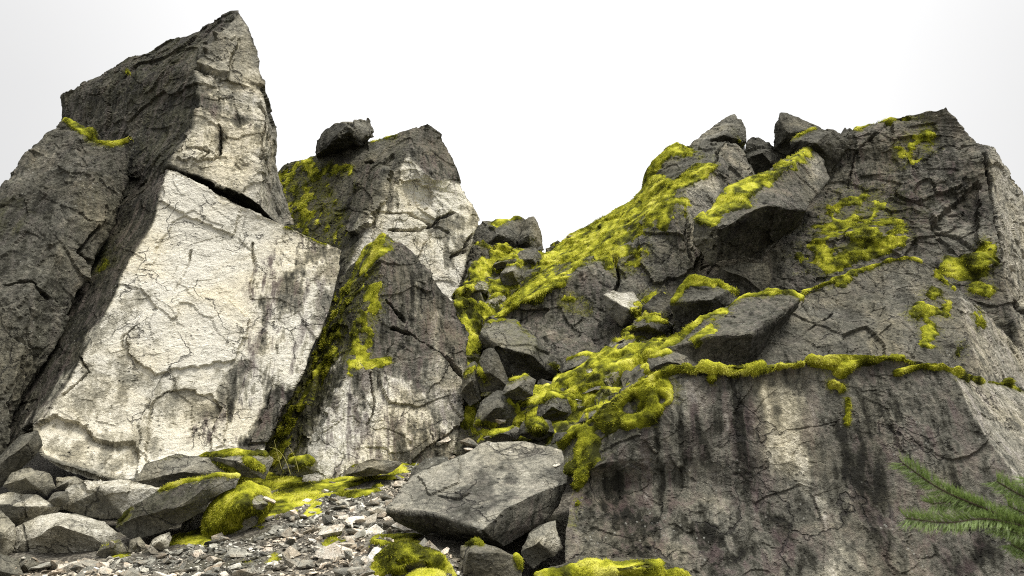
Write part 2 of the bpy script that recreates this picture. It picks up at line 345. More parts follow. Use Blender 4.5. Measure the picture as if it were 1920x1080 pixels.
def rock(name, label, verts, faces, ops=(), group='rocks of the broken cliff', cat='rock', thick=1.6, rough=1.0, auto=.0, moss_t=.05, res=2.5, jag=.035, sm=1, blade=1.0, tilt=(0, 0), shrink=(.97, .72)):
    """verts: 'a px py Y; ...'   faces: [('abc', tone, purple, algae)]   ops: painting, cracks and flakes on the stone"""
    seed = sum(ord(c) * (i + 3) for i, c in enumerate(label)) % 9973; rng = np.random.default_rng(seed)
    ids = {}; P = []; PX = []
    for t in verts.split(';'):
        t = t.split()
        if t: ids[t[0]] = len(P); P.append(at(float(t[1]), float(t[2]), float(t[3]))); PX.append((float(t[1]), float(t[2])))
    PX = np.array(PX); T = []; D = []; feat = set(); he = {}
    for fi, fc in enumerate(faces):
        lp = [ids[c] for c in fc[0]]; q = PX[lp]; x, y = q.T
        if (x * np.roll(y, -1) - y * np.roll(x, -1)).sum() > 0: lp = lp[::-1]     # y runs down: make every loop face the viewer
        for u, v in zip(lp, lp[1:] + lp[:1]):
            feat.add((min(u, v), max(u, v))); he[(u, v)] = 1
        for tri in geometry.tessellate_polygon([[Vector((PX[i][0], PX[i][1], 0)) for i in lp]]):
            a, b, c = (lp[i] for i in tri)
            s = (PX[b][0] - PX[a][0]) * (PX[c][1] - PX[a][1]) - (PX[b][1] - PX[a][1]) * (PX[c][0] - PX[a][0])
            T.append((a, b, c) if s < 0 else (a, c, b)); D.append([*fc[1:4]] + [1.0])
    bnd = [(u, v) for (u, v) in he if (v, u) not in he]; nx = dict(bnd); loop = [bnd[0][0]]
    while len(loop) <= len(bnd):
        w = nx.get(loop[-1]);
        if w is None or w == loop[0]: break
        loop.append(w)
    if len(loop) != len(bnd): print('OPEN LOOP', name, label, len(loop), len(bnd))
    P = np.array(P); cen = P[loop].mean(0); dv = cen - np.array([0, 0, EYE]); dv[2] *= .45; dv /= np.linalg.norm(dv)
    dv = dv + np.array([tilt[0], 0, tilt[1]]); n = len(loop); rings = [loop]
    for fr, sc in ((.42, shrink[0]), (1.0, shrink[1])):
        R = cen + (P[loop] - cen) * sc + dv * thick * fr + rng.normal(size=(n, 3)) * thick * .03 * fr
        rings.append(list(range(len(P), len(P) + n))); P = np.concatenate([P, R])
    bt = min(f[1] for f in faces) ; sd = [bt * .9 + .03, .1, .25, 0.0]
    for r0, r1 in zip(rings[:-1], rings[1:]):
        for k in range(n):
            a, b = r0[k], r0[(k + 1) % n]; c, d = r1[k], r1[(k + 1) % n]
            T += [(a, c, b), (b, c, d)]; D += [sd, sd]; feat.add((min(c, d), max(c, d)))
    P = np.concatenate([P, (P[rings[2]].mean(0) + dv * thick * .12)[None]]); ct = len(P) - 1
    for k in range(n): T.append((rings[2][k], ct, rings[2][(k + 1) % n])); D.append(sd)
    nf = len(ids); pr = np.linalg.norm(P, axis=1) / F_PX; lim = pr * res * 1.06; lim[nf:] *= 6.5
    V, T, D, feat, lim = refine(P, np.array(T), np.array(D, float), np.array(sorted(feat)), lim, rng, jag)
    n = len(V); V = relax(V, T, np.ones(n), sm, .55); N = vnormals(V, T)
    N = relax(N, T, np.ones(n), 3); N /= np.maximum(np.linalg.norm(N, axis=1, keepdims=True), 1e-9)
    A = vavg(T, D, n); A = relax(A, T, np.ones(n), 3); front = A[:, 3]
    Y = V[:, 1]; dsc = np.clip(Y / 10, .55, 1.35)           # relief grows a little with the size of the block
    wv = V + .22 * np.stack([fbm(V * 1.1, 2, seed + k) for k in (1, 2, 3)], 1)
    disp = dsc * rough * .78 * (.026 * fbm(V * .8, 3, seed + 4) + .062 * chips(wv * 1.15, seed % 97) + .030 * chips(wv * 3.1 + 7, seed % 89) + .011 * fbm(V * 6.5, 4, seed + 6, .62)) + rough ** .5 * (.008 * chips(wv * 8.5 + 3, seed % 83) + .005 * fbm(V * 19, 2, seed + 7))
    lay = V @ np.array([.35, .25, .9]) * 1.3 + .8 * fbm(V * .7, 3, seed + 8); disp += dsc * min(rough, 1.1) * .015 * (np.abs((lay * 2.2) % 1 - .5) * 2 - .5) * sstep(-.2, .4, fbm(V * .6, 2, seed + 12))
    PXY = proj(V); wob = np.stack([fbm(V * 2.5, 5, seed + 21, .62), fbm(V * 2.5, 5, seed + 22, .62)], 1)
    tone, pur, alg = A[:, 0].copy(), A[:, 1].copy(), A[:, 2].copy(); mo = np.zeros(n); halo = np.zeros(n); fr = sstep(.25, .8, front)
    n1 = fbm(V * 2.2, 4, seed + 31, .6); n2 = fbm(V * 7, 3, seed + 32); n3 = fbm(V * np.array([9, 9, 5.0]), 3, seed + 33, .6)
    ns = fbm(V * np.array([9, 9, .9]), 4, seed + 34, .6)
    for op in ops:
        k = op[0]; rr = op[2] if len(op) > 3 else 0; pts = pp(op[-1])
        if k in 'tpga':     # tone, purple, algae (g), moss (see m)
            d = polydist(PXY + wob * rr * .5, pts); w = sstep(1.3, .2, d / rr + n1 * .5 + n2 * .3 + ns * .75) * fr
            if k == 't': tone += (op[1] - tone) * w
            elif k == 'p': pur += (op[1] - pur) * w
            else: alg += (op[1] - alg) * w
        elif k == 'm':      # moss stroke: strength, radius px
            d = polydist(PXY + wob * min(rr, 25) * .5, pts); w = sstep(1.15, .5, d / rr + (n1 * .4 + n2 * .3) * max(.25, 1.3 - op[1] * .6)) * np.maximum(fr, .0 + (front > .02) * .6); w = w * sstep(-.12, .16, n3 * .55 + n1 * .25 + (op[1] - .60) * 1.1 + (w - .5) * .35) * min(1, .35 + .65 * op[1])
            halo = np.maximum(halo, sstep(2.2, .5, (d - 3) / rr + n1 * .6) * fr)
            mo = np.maximum(mo, w)
        elif k == 'e':      # bare stone inside moss
            d = polydist(PXY + wob * rr * .4, pts); mo *= 1 - sstep(1.1, .7, d / rr + n1 * .3) * op[1]
        elif k == 'c':      # crack: depth m, half width px; grime and painted shade darken its tone
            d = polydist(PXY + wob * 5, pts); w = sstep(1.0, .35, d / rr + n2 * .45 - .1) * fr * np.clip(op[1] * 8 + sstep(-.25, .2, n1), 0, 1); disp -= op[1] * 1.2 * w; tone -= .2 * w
        elif k == 'f':      # flake: raised (or sunken) sheet of stone
            disp += op[1] * inside(PXY + wob * 11, pts) * fr
    if auto:
        mo = np.maximum(mo, auto * sstep(.45, .8, N[:, 2] + n1 * .35) * sstep(-.3, .3, n1 + .15))
    V = V + N * disp[:, None]
    base = V.mean(0); base[2] = V[:, 2].min(); loc = base
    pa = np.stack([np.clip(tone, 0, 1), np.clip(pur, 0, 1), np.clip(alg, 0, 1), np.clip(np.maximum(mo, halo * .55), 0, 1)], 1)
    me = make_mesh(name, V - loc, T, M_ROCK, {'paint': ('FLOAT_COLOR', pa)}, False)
    o = link(name, me, None, loc); tag(o, label, cat, group)
    SOLID.append((V, T))
    if mo.max() > .1: moss_layer(V, vnormals(V, T), T, mo, o, moss_t, loc, seed, blade)
    return o

def blk(label, Y, outline, center, splits, tones, ops=(), **kw):
    """boulder from its outline, one inner corner and the ridges that meet there"""
    pts = [tuple(float(v) for v in t.split(',')) for t in outline.split()]; n = len(pts); L = 'abcdefghijklmnopqrstuvwxy'
    verts = ';'.join('%s %g %g %g' % (L[i], p[0], p[1], Y + (p[2] if len(p) > 2 else 0)) for i, p in enumerate(pts)) + ';z %g %g %g' % (center[0], center[1], Y + center[2])
    faces = []
    for k, s in enumerate(splits):
        e = splits[(k + 1) % len(splits)]; e = e if e > s else e + n
        tn = tones[k % len(tones)]; tn = tn if isinstance(tn, tuple) else (tn, .1, .1)
        faces.append(('z' + ''.join(L[i % n] for i in range(s, e + 1)), *tn))
    kw.setdefault('thick', .5); kw.setdefault('rough', .5); kw.setdefault('cat', 'boulder'); kw.setdefault('group', 'boulders among the cliff rocks'); nm = kw.pop('name', 'boulder')
    return rock(nm, label, verts, faces, ops, **kw)

# ------------------------------------------------------------------ ground
GY = [-40, 0, 3, 5.5, 7.5, 9, 10.5, 12, 14, 16, 19, 40, 400]
GZ = [-.3, 0, .45, .90, 1.25, 1.57, 1.95, 2.75, 4.1, 5.4, 5.9, 6.6, 8]
def ground_z(x, y):
    x = np.asarray(x, float); y = np.asarray(y, float)
    z = np.interp(y, GY, GZ) + .10 * (np.clip(x, -7, 1.5) + 1) * sstep(1, 6, y)
    P = np.stack([x.ravel(), y.ravel(), x.ravel() * 0], 1)
    z = z - .75 * sstep(-.75, .5, x - .12 * (y - 5)) * sstep(7.0, 6.1, y) * sstep(-1, 2, y)
    z = z + (.07 * fbm(P * .55, 3, 5) + .025 * fbm(P * 2.6, 3, 6)).reshape(x.shape) * sstep(.5, 3, y)
    return z
def spaced(a, b, fine, lo, hi, coarse):
    l = list(np.arange(a, b, fine)); 
    x = b; s = fine
    while x < hi: l.append(x); s = min(s * 1.25, coarse); x += s
    l.append(hi); x = a; s = fine; 
    while x > lo: s = min(s * 1.25, coarse); x -= s; l.insert(0, max(x, lo))
    return np.array(l)
gx = spaced(-5.5, 1.2, .03, -400, 400, 25); gy = spaced(4.3, 12, .03, -60, 400, 25)
X, Yg = np.meshgrid(gx, gy); Z = ground_z(X, Yg); GV = np.stack([X.ravel(), Yg.ravel(), Z.ravel()], 1)
nxg = len(gx); i = np.arange((len(gy) - 1) * nxg).reshape(len(gy) - 1, nxg)[:, :-1].ravel()
GT = np.concatenate([np.stack([i, i + 1, i + 1 + nxg], 1), np.stack([i, i + 1 + nxg, i + nxg], 1)])
gm, gt = mat('scree_soil'); b = NB(gt); pos = b.n('ShaderNodeNewGeometry').outputs['Position']
n1 = b.noise(pos, 1.5, 4); n2 = b.noise(pos, 22, 5, .7)
vo = b.n('ShaderNodeTexVoronoi', {'Vector': pos, 'Scale': 45.0})
cr = b.ramp(b.m('ADD', b.m('MULTIPLY', b.n('ShaderNodeSeparateColor', {0: vo.outputs['Color']}).outputs[0], .6), b.m('MULTIPLY', n2, .5)), [(0, (.018, .015, .011)), (.5, (.075, .066, .050)), (1, (.28, .26, .21))])
cr = b.mixc(b.m('MULTIPLY', b.rng(n1, .5, .7), .5), cr, (.05, .05, .02, 1))
bp = b.n('ShaderNodeBump', {'Height': b.m('ADD', vo.outputs['Distance'], n2), 'Strength': .9, 'Distance': .02})
b.n('ShaderNodeOutputMaterial', {0: b.n('ShaderNodeBsdfPrincipled', {'Base Color': cr, 'Roughness': .95, 'Normal': bp.outputs[0]}).outputs[0]})
ground = link('ground', make_mesh('ground', GV, GT, gm)); tag(ground, 'stony hillside ground beneath the boulders', kind='structure')
SOLID.append((GV, GT))
# moss growing on the ground, painted where it lies
GPX = proj(GV); vis = (GV[:, 1] > 4) & (GV[:, 1] < 13) & (np.abs(GV[:, 0]) < 6)
def mossmask(strokes):
    mo = np.zeros(len(GV)); k = vis; P = GV[k]; n1 = fbm(P * 2.4, 4, 71, .6); n2 = fbm(P * 8, 3, 72); w_ = np.zeros(k.sum()); wob = np.stack([n1, n2], 1)
    for s, r, pts in strokes:
        d = polydist(GPX[k] + wob * 10, pp(pts)); w_ = np.maximum(w_, sstep(1.1, .5, d / r + n1 * .6 + n2 * .45) * s)
    mo[k] = w_; return mo
GM = mossmask([(1, 34, '450,900 520,900 570,920'), (1, 22, '560,930 500,960 430,985'), (.9, 13, '440,990 380,1000 330,1015 300,1030'), (1, 18, '560,868 590,880'),
               (1, 24, '620,905 660,912 700,900'), (.8, 12, '740,880 790,850 840,825'), (1, 22, '745,868 800,842 860,826 910,815'), (.9, 14, '690,900 740,880'), (.8, 10, '600,950 560,975'), (.8, 9, '520,1040 500,1050'), (.7, 10, '210,1035 260,1030'),
               (1, 15, '700,1020 760,1020 800,1050 840,1075'), (1, 40, '780,1060 800,1090'), (.7, 10, '455,1050 470,1060'), (.9, 25, '1010,1085 1100,1080'), (.6, 12, '600,1030 640,1000'),
               (1, 60, '900,780 960,800 1040,820'), (1, 60, '870,740 900,640 930,560')])
k = (GV[:, 1] > 11); GM = np.where(k & vis, np.maximum(GM, sstep(-.3, .2, fbm(GV * np.array([1.5, 1.5, 0]), 3, 88))), GM)
moss_layer(GV, vnormals(GV, GT), GT, GM, ground, .05, np.zeros(3), 900)

# ------------------------------------------------------------------ the cliff rocks
# dark flank at the far left
rock('rock', 'dark grey leaning rock at the left edge with a mossy notch on top',
     'a 122 218 9.9; r 185 262 9.75; b 252 250 9.7; c 248 292 9.7; d 225 350 9.6; e 180 470 9.4; f 130 590 9.2; g 40 740 8.9; h 0 830 8.7; i -40 1010 8.3; j -360 1010 7.6; k -360 560 8.4; l -120 470 9.1; m 0 345 9.5; n 60 285 9.75; p 172 312 9.35; q 62 560 8.75',
     [('arbcdp', .26, .35, .1), ('napqijklm', .29, .25, .1), ('pdefghiq', .34, .3, .2)],
     [('t', .42, 60, '150,420 100,520 60,640'), ('t', .12, 45, '90,480 70,520'), ('t', .40, 40, '30,330 90,280'), ('g', .8, 40, '0,400 20,420'), ('t', .33, 60, '0,560 40,700'), ('t', .38, 50, '-10,700 20,600 130,450'),
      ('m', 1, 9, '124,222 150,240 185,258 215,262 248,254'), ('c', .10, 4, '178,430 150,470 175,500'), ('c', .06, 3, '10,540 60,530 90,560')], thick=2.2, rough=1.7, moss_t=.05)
# great tower, upper block
rock('rock', 'tallest pointed summit block above the long dark crack',
     'a 118 182 12.0; b 180 148 11.7; c 240 108 11.5; d 275 104 11.3; e 320 70 11.1; f 365 55 11; g 400 32 10.8; h 447 20 10.6; i 418 62 10.3; j 388 95 10.15; k 365 132 10.0; l 374 195 9.85; m 350 262 9.75; n 320 308 9.62; o 215 381 10.3; p 105 430 11; q 118 222 12;'
     'r 462 45 10.6; s 472 80 10.5; t 489 130 10.5; u 491 170 10.35; v 430 150 10.05; w 505 205 10.35; x 503 245 10.1; y 490 310 9.95; z 489 388 9.9; A 440 358 9.8; B 385 334 9.7; C 513 240 10.7; D 521 272 10.9; E 516 318 10.9; F 532 350 10.9; G 550 395 11; H 556 424 11; I 525 424 10.3',
     [('abcdefghijklmnopq', .23, .5, .25), ('hrstuvkji', .60, .1, .05), ('kvuwxyzABnml', .76, .3, .05), ('wCDEFGHIzyx', .56, .4, .05)],
     [('t', .42, 22, '400,90 380,130'), ('p', .9, 28, '385,185 400,215'), ('p', .9, 14, '420,195 460,220 495,245'), ('t', .35, 14, '385,175 400,215 450,225'), ('t', .82, 38, '430,290 450,330 470,350'), ('t', .80, 20, '350,285 385,300'), ('t', .72, 22, '400,150 440,175 470,190'),
      ('t', .35, 14, '415,245 412,275'), ('g', .6, 50, '240,150 330,90'), ('g', .5, 40, '280,300 320,230'), ('t', .30, 25, '130,190 200,150'), ('m', .6, 8, '240,134'), ('t', .6, 12, '505,330 520,390'),
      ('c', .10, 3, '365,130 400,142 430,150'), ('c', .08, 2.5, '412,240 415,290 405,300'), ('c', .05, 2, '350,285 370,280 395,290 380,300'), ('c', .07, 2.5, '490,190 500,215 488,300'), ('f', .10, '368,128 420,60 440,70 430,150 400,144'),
      ('f', .05, '375,200 415,240 410,300 330,305 350,262')], thick=2.4, rough=1.25, moss_t=.03)
# great tower, pale slab
rock('rock', 'huge pale slab face below the long dark crack',
     'a 320 317 9.5; b 385 352 9.5; c 440 380 9.55; d 492 405 9.6; e 535 424 9.7; f 580 446 9.8; g 640 470 9.9; h 628 540 9.7; i 602 620 9.5; j 575 690 9.3; k 545 745 9.2; l 500 830 9; m 490 880 8.8; n 380 905 8.6; o 250 925 8.4; p 188 893 8.22; q 78 856 8.3; s 62 800 8.5; t 130 712 8.7; u 165 650 8.8; v 215 550 9.0; w 240 490 9.15; x 282 430 9.3; y 302 350 9.42;'
     'z 0 862 8.9; A -70 930 9.2; B -60 760 10; C 40 560 10.3; D 140 420 10.4; E 215 387 10.25',
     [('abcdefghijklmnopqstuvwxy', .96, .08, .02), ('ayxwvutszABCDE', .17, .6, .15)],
     [('t', .70, 60, '130,760 240,700 260,830'), ('t', .66, 50, '120,830 230,870'), ('t', .70, 40, '300,780 360,760 420,740'), ('t', .75, 25, '180,640 250,560'), ('t', .50, 26, '600,470 570,510 545,560'), ('p', 1, 40, '560,450 600,480 560,540'), ('p', 1, 45, '510,480 500,560 500,620'),
      ('p', 1, 40, '480,700 440,760 400,800'), ('p', 1, 34, '520,720 480,800 450,840'), ('t', .45, 20, '455,690 420,740 400,770'), ('t', .35, 20, '520,735 490,810 470,835'), ('t', .62, 20, '610,480 640,470 600,600'), ('p', .8, 25, '600,560 560,680'), ('t', .50, 10, '500,570 495,620 490,660'),
      ('g', .8, 22, '205,470 180,520'), ('m', .7, 7, '196,490 185,505'), ('g', .5, 30, '110,610 60,700'), ('m', .9, 4, '536,424 556,432 590,450 612,456'),
      ('c', .07, 2.2, '120,740 165,700 150,670'), ('f', -.09, '40,800 104,778 130,790 158,792 176,820 210,832 248,832 262,850 258,960 20,960'), ('f', .03, '262,850 262,800 290,760 330,735 340,715 380,720 420,700 430,840 300,900'), ('f', -.05, '285,790 300,750 325,735 390,735 410,760 400,860 270,870'),
      ('c', .05, 2, '472,455 475,500 470,540'), ('c', .04, 1.6, '360,470 345,520 330,545'), ('f', .05, '240,625 330,560 420,560 470,600 440,680 300,700 240,660'), ('c', .05, 2, '228,650 230,628 265,605'), ('f', .04, '320,316 400,360 450,395 430,440 380,420 330,400 300,380'),
      ('f', .05, '520,700 560,700 570,690 500,830 470,830 500,760')], thick=2.6, rough=.52, moss_t=.035, jag=.022, res=2.55)
blk('dark inner rock seen through the long crack of the tallest tower', 10.5, '285,330 330,290 420,320 500,360 530,400 500,440 420,420 330,390', (410, 360, -.25), [0, 3, 6], [.15, .15, .15], thick=1.3, rough=.6)  # added filler block, closes the see-through gap so the crack looks dark inside
# middle rock
rock('rock', 'broad pale-faced rock with a gabled top behind the triangular rock',
     'a 490 350 14.6; b 545 303 14.3; c 590 290 14.1; d 650 270 13.9; e 700 262 13.7; f 768 243 13.3; g 802 230 13.3; h 826 250 13.5; i 850 292 13.6; j 866 345 13.7; k 882 382 13.7; l 898 412 13.7; m 888 455 13.5; n 868 510 13.3; o 852 560 13.2; p 850 660 12.8; q 700 660 12.6; r 550 620 13; s 490 480 14;'
     't 765 290 12.9; u 735 325 12.8; v 712 390 12.7; w 690 430 12.6; x 650 510 12.5; y 812 338 13.0',
     [('abcdeftuvwxqrs', .32, .3, .35), ('fghijyt', .36, .6, .05), ('tyjklmnopqxwvu', .95, .2, .05)],
     [('g', 1, 60, '540,330 600,400 620,440'), ('m', .8, 13, '570,300 590,330'), ('m', .48, 60, '550,350 600,420'), ('m', .7, 12, '610,320 650,318'), ('m', 1, 9, '700,260 740,252'), ('t', .42, 25, '560,295 640,275 700,290'), ('t', .92, 22, '765,340 790,360 800,380'), ('t', .92, 10, '865,375 870,395'), ('t', .85, 30, '700,430 760,450 790,480'),
      ('t', .50, 25, '740,330 720,370'), ('p', .9, 20, '700,340 650,420'), ('p', .9, 30, '800,300 840,330'), ('t', .50, 20, '840,480 870,450'), ('t', .55, 30, '840,420 880,420'),
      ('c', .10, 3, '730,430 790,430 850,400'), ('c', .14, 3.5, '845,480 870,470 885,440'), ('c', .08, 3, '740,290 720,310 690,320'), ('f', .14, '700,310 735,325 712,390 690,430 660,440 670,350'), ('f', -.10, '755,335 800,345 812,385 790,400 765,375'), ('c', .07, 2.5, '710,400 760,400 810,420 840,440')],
     thick=3, rough=.8, moss_t=.035)
blk('dark angular boulder perched on the shoulder of the gabled rock', 13.6, '588,294 590,262 610,240 637,225,.2 670,226,.2 692,224,.2 702,258 672,270 625,282', (655, 246, -.5), [0, 3, 5, 7], [.16, .45, .42, .17],
    [('c', .06, 3, '650,228 665,245 655,262'), ('f', .05, '655,228 690,226 700,255 668,262')], thick=.9, rough=1.0)
# triangular rock
rock('rock', 'triangular purple-stained rock with a mossy left slope and a diagonal crack',
     'a 718 438 10.4; b 690 460 10.7; c 640 520 10.9; d 600 620 10.8; e 560 710 10.6; f 500 830 10.3; g 470 920 10; h 760 462 10.4; i 800 510 10.5; j 850 572 10.6; k 880 630 10.6; l 876 740 10.3; m 858 800 10.0; n 850 860 9.9; o 700 930 9.3; p 578 940 9.1; q 716 500 9.95; r 672 600 9.75; s 642 700 9.5; t 612 780 9.35',
     [('abcdefgptsrq', .22, .2, .8), ('aqrstponmlkjih', .38, .85, .05)],
     [('t', .98, 66, '660,730 720,770 800,790'), ('t', 1, 60, '640,800 700,840 620,870'), ('t', .66, 34, '800,700 850,740 840,780'), ('t', .62, 12, '785,530 783,590'), ('t', .62, 11, '815,590 818,650'), ('t', .62, 8, '870,690 860,760'), ('t', .55, 12, '640,700 690,695 740,700'), ('t', .62, 16, '760,760 830,780'),
      ('m', .72, 24, '720,450 690,480 660,540'), ('m', .5, 30, '650,560 625,610 610,660'), ('m', 1, 10, '628,630'), ('m', .55, 20, '600,680 560,760'), ('m', .5, 24, '700,540 680,620 670,680'), ('m', .8, 9, '655,702'), ('m', .8, 12, '690,685 715,683'), ('m', .5, 30, '540,800 520,850'), ('t', .14, 20, '590,740 560,800'),
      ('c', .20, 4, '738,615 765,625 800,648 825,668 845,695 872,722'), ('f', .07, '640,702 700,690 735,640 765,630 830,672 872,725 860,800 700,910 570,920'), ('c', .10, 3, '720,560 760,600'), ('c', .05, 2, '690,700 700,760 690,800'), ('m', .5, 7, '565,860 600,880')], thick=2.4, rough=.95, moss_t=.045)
# saddle
blk('grey saddle rock with a moss-topped flat crest in the gap', 15.6, '880,470 893,425 905,416 950,416 972,408 992,420 998,480 950,490 900,500', (935, 440, -.5), [0, 3, 6], [.36, .40, .30], [('m', .9, 7, '925,422 960,412 975,411')], thick=1.0, rough=1.1, name='boulder')
blk('upright grey tooth of rock beside the flat saddle rock', 15.3, '968,452 986,412 1001,405 1012,425 1021,470 1000,480 975,475', (992, 440, -.4), [0, 2, 5], [.42, .46, .33], thick=.8, rough=.9)
blk('leaning grey slab against the foot of the pale gabled rock', 14.6, '852,560 862,500 885,460 905,452 948,470 925,500 890,545 865,590', (890, 500, -.4), [0, 3, 5], [.36, .34, .3], [('m', .8, 7, '890,456 930,466')], thick=1.0, rough=1.0)
blk('small grey wedge stone below the tooth of rock', 14.2, '960,488 975,468 1005,462 1022,486 1010,512 985,518', (1000, 485, -.3), [0, 2, 4], [.4, .42, .3], thick=.6, rough=.8)
rock('mossy_bank', 'moss-smothered rubble bank below the saddle', 
     'a 850 560 11.6; b 868 520 12.6; c 900 482 13.6; d 950 455 14.6; e 1005 478 15; f 1045 462 15.6; g 1075 470 15.2; h 1050 520 13.9; i 1000 560 12.8; j 930 620 11.7; k 950 700 10.9; l 940 860 9.9; m 840 850 9.9; n 855 760 10.3; o 868 660 10.9; p 890 560 11.9',
     [('abcdefghip', .34, .2, .5), ('apijklmno', .32, .2, .6)],
     [('m', .9, 28, '860,560 900,510 930,480'), ('m', 1, 12, '900,458 940,465 1000,470'), ('m', 1, 20, '940,470 980,475 1030,480'), ('m', .9, 26, '880,560 940,540 1000,530'), ('m', 1, 30, '860,590 885,620'), ('m', .9, 16, '1000,520 1040,490'), ('m', .7, 24, '880,650 890,700 870,760'), ('m', .6, 24, '900,700 880,790 920,830'), ('m', .9, 20, '890,590 930,570'),
      ('e', 1, 14, '945,510 965,515'), ('e', 1, 10, '895,560 905,545'), ('e', .9, 12, '910,570 925,575'), ('e', .9, 9, '880,680 895,690'), ('t', .55, 14, '945,510 965,515'), ('t', .75, 10, '890,560 910,545'), ('t', .75, 12, '905,570 925,580'), ('t', .5, 12, '860,770 900,800')],
     thick=1.6, rough=3.0, moss_t=.06, cat='rock bank', jag=.06)
blk('gray stone poking from the mossy bank beside the saddle', 12.6, '938,512 950,495 970,494 985,515 975,532 945,535', (962, 508, -.35), [0, 2, 4], [.62, .5, .4], [('m', .9, 5, '940,498 965,492 985,505')], thick=.5, rough=.7)
# right-hand mossy ridge
rock('rock', 'large ridge rock with a bright mossy slope falling from the right summit to the saddle',
     'a 915 600 11.8; b 940 562 12.4; c 1000 505 13.8; d 1040 466 14.8; e 1078 440 14.8; f 1130 408 14.6; g 1195 362 14.2; h 1213 318 14; i 1250 284 13.9; j 1292 268 13.8; k 1340 262 13.7; l 1368 262 13.4; m 1400 298 13.3; n 1422 335 13.3; o 1395 356 12.9; p 1335 312 12.6; q 1285 352 12.5; r 1225 410 12.3; s 1152 480 12.1; t 1092 512 11.8; u 985 562 11.6;'
     'x 1355 388 12.4; y 1276 402 11.95; z 1302 500 11.8; A 1300 540 11.7; B 1255 640 11.5; C 1180 640 11.3; D 1152 548 11.7; E 1332 445 12.2; F 1130 680 10.9; G 1070 712 10.7; I 1000 650 10.9',
     [('abcdefghpqrstu', .36, .1, .4), ('hijklp', .38, .1, .2), ('lmnoxp', .36, .4, .1), ('srqyzABCD', .38, .35, .25), ('qpxEzy', .58, .3, .05), ('utsDCFGIa', .36, .7, .15)],
     [('m', 1, 20, '925,590 985,550 1060,510 1120,480'), ('m', .95, 34, '1040,490 1120,440 1190,380'), ('m', .9, 26, '1120,480 1180,430 1250,370'), ('m', 1, 15, '1200,360 1260,350 1330,314'), ('m', .9, 15, '1213,330 1240,295 1290,280'), ('m', .7, 30, '1170,440 1230,420 1260,390'), ('m', .6, 22, '1150,490 1200,480'), ('m', .5, 14, '1060,560 1090,570'), ('m', 1, 10, '1215,340 1240,330'),
      ('e', .9, 11, '1045,508 1065,500'), ('e', .9, 12, '1100,495 1120,492'), ('e', .6, 12, '1180,425 1190,435'), ('e', .7, 10, '1030,520'), ('m', .6, 12, '1290,275 1300,290'), ('m', .5, 18, '1240,560 1200,570'),
      ('t', .5, 20, '1100,495 1135,510'), ('t', .72, 12, '1310,350 1340,345'), ('t', .5, 16, '1370,280 1400,320'), ('t', .42, 30, '1160,530 1220,560'), ('t', .38, 30, '1020,620 1080,600'), ('p', 1, 24, '1280,430 1300,480'),
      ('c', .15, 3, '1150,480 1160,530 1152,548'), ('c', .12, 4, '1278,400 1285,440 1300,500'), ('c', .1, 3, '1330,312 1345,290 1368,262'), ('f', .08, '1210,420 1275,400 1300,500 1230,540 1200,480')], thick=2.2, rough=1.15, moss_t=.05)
blk('jagged grey peak stone topping the mossy ridge', 14.1, '1270,290 1300,262 1330,240 1352,223 1377,211 1398,238 1402,272 1385,290 1340,285', (1358, 252, -.5), [0, 4, 6], [.5, .46, .3], [('g', .8, 12, '1375,250 1395,280'), ('m', .5, 5, '1385,262 1400,280')], thick=1.2, rough=1.1)
blk('low dark stone wedged between the ridge peak and the tilted slab', 13.7, '1395,300 1402,262 1422,257 1452,276 1478,294 1466,330 1405,345', (1430, 285, -.4), [0, 3, 5], [.3, .28, .2], thick=.8, rough=.9)
blk('dark upright boulder on the skyline left of the moss-lipped boulder', 13.6, '1452,280 1455,235 1462,212 1500,222 1540,240 1530,270 1490,300', (1478, 250, -.4), [0, 2, 4], [.15, .3, .2], thick=.9, rough=.8)
blk('skyline boulder with a small lip of moss between dark boulder and big wall', 12.9, '1482,266 1505,248 1527,236 1562,243 1590,258 1594,276 1572,302 1556,324 1530,300 1488,290', (1530, 268, -.5), [0, 3, 6], [.3, .26, .15], [('m', 1, 6, '1484,262 1505,248 1527,238')], thick=.9, rough=.8)
blk('tiny pointed stone on the skyline beside the big right wall', 13.4, '1572,256 1584,237 1602,250 1602,275 1580,275', (1588, 255, -.2), [0, 2, 3], [.28, .3, .2], thick=.4, rough=.5)
# tilted slab
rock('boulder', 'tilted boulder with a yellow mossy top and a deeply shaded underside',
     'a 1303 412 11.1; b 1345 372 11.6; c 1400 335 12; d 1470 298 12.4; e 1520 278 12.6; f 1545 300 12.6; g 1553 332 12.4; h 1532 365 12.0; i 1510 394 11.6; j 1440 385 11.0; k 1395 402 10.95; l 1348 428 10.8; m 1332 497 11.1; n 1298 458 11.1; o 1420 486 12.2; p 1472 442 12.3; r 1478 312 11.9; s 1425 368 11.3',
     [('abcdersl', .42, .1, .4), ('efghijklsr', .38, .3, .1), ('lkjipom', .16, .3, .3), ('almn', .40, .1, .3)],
     [('m', .95, 24, '1320,405 1380,370 1440,330'), ('m', .7, 18, '1420,345 1470,310 1515,285'), ('e', .8, 9, '1390,395 1370,400'), ('t', .6, 14, '1520,300 1530,330'), ('p', .7, 30, '1480,350 1440,370'), ('f', .05, '1298,455 1335,440 1335,500 1310,480')],
     thick=.8, rough=.8, moss_t=.06, group='boulders among the cliff rocks', cat='boulder', tilt=(.25, .25), shrink=(.8, .5))
blk('shaded block under the tilted mossy boulder', 11.5, '1345,500 1400,488 1440,490 1450,520 1440,560 1350,560', (1395, 520, -.15), [0, 2, 4], [.3, .25, .2], thick=.6)
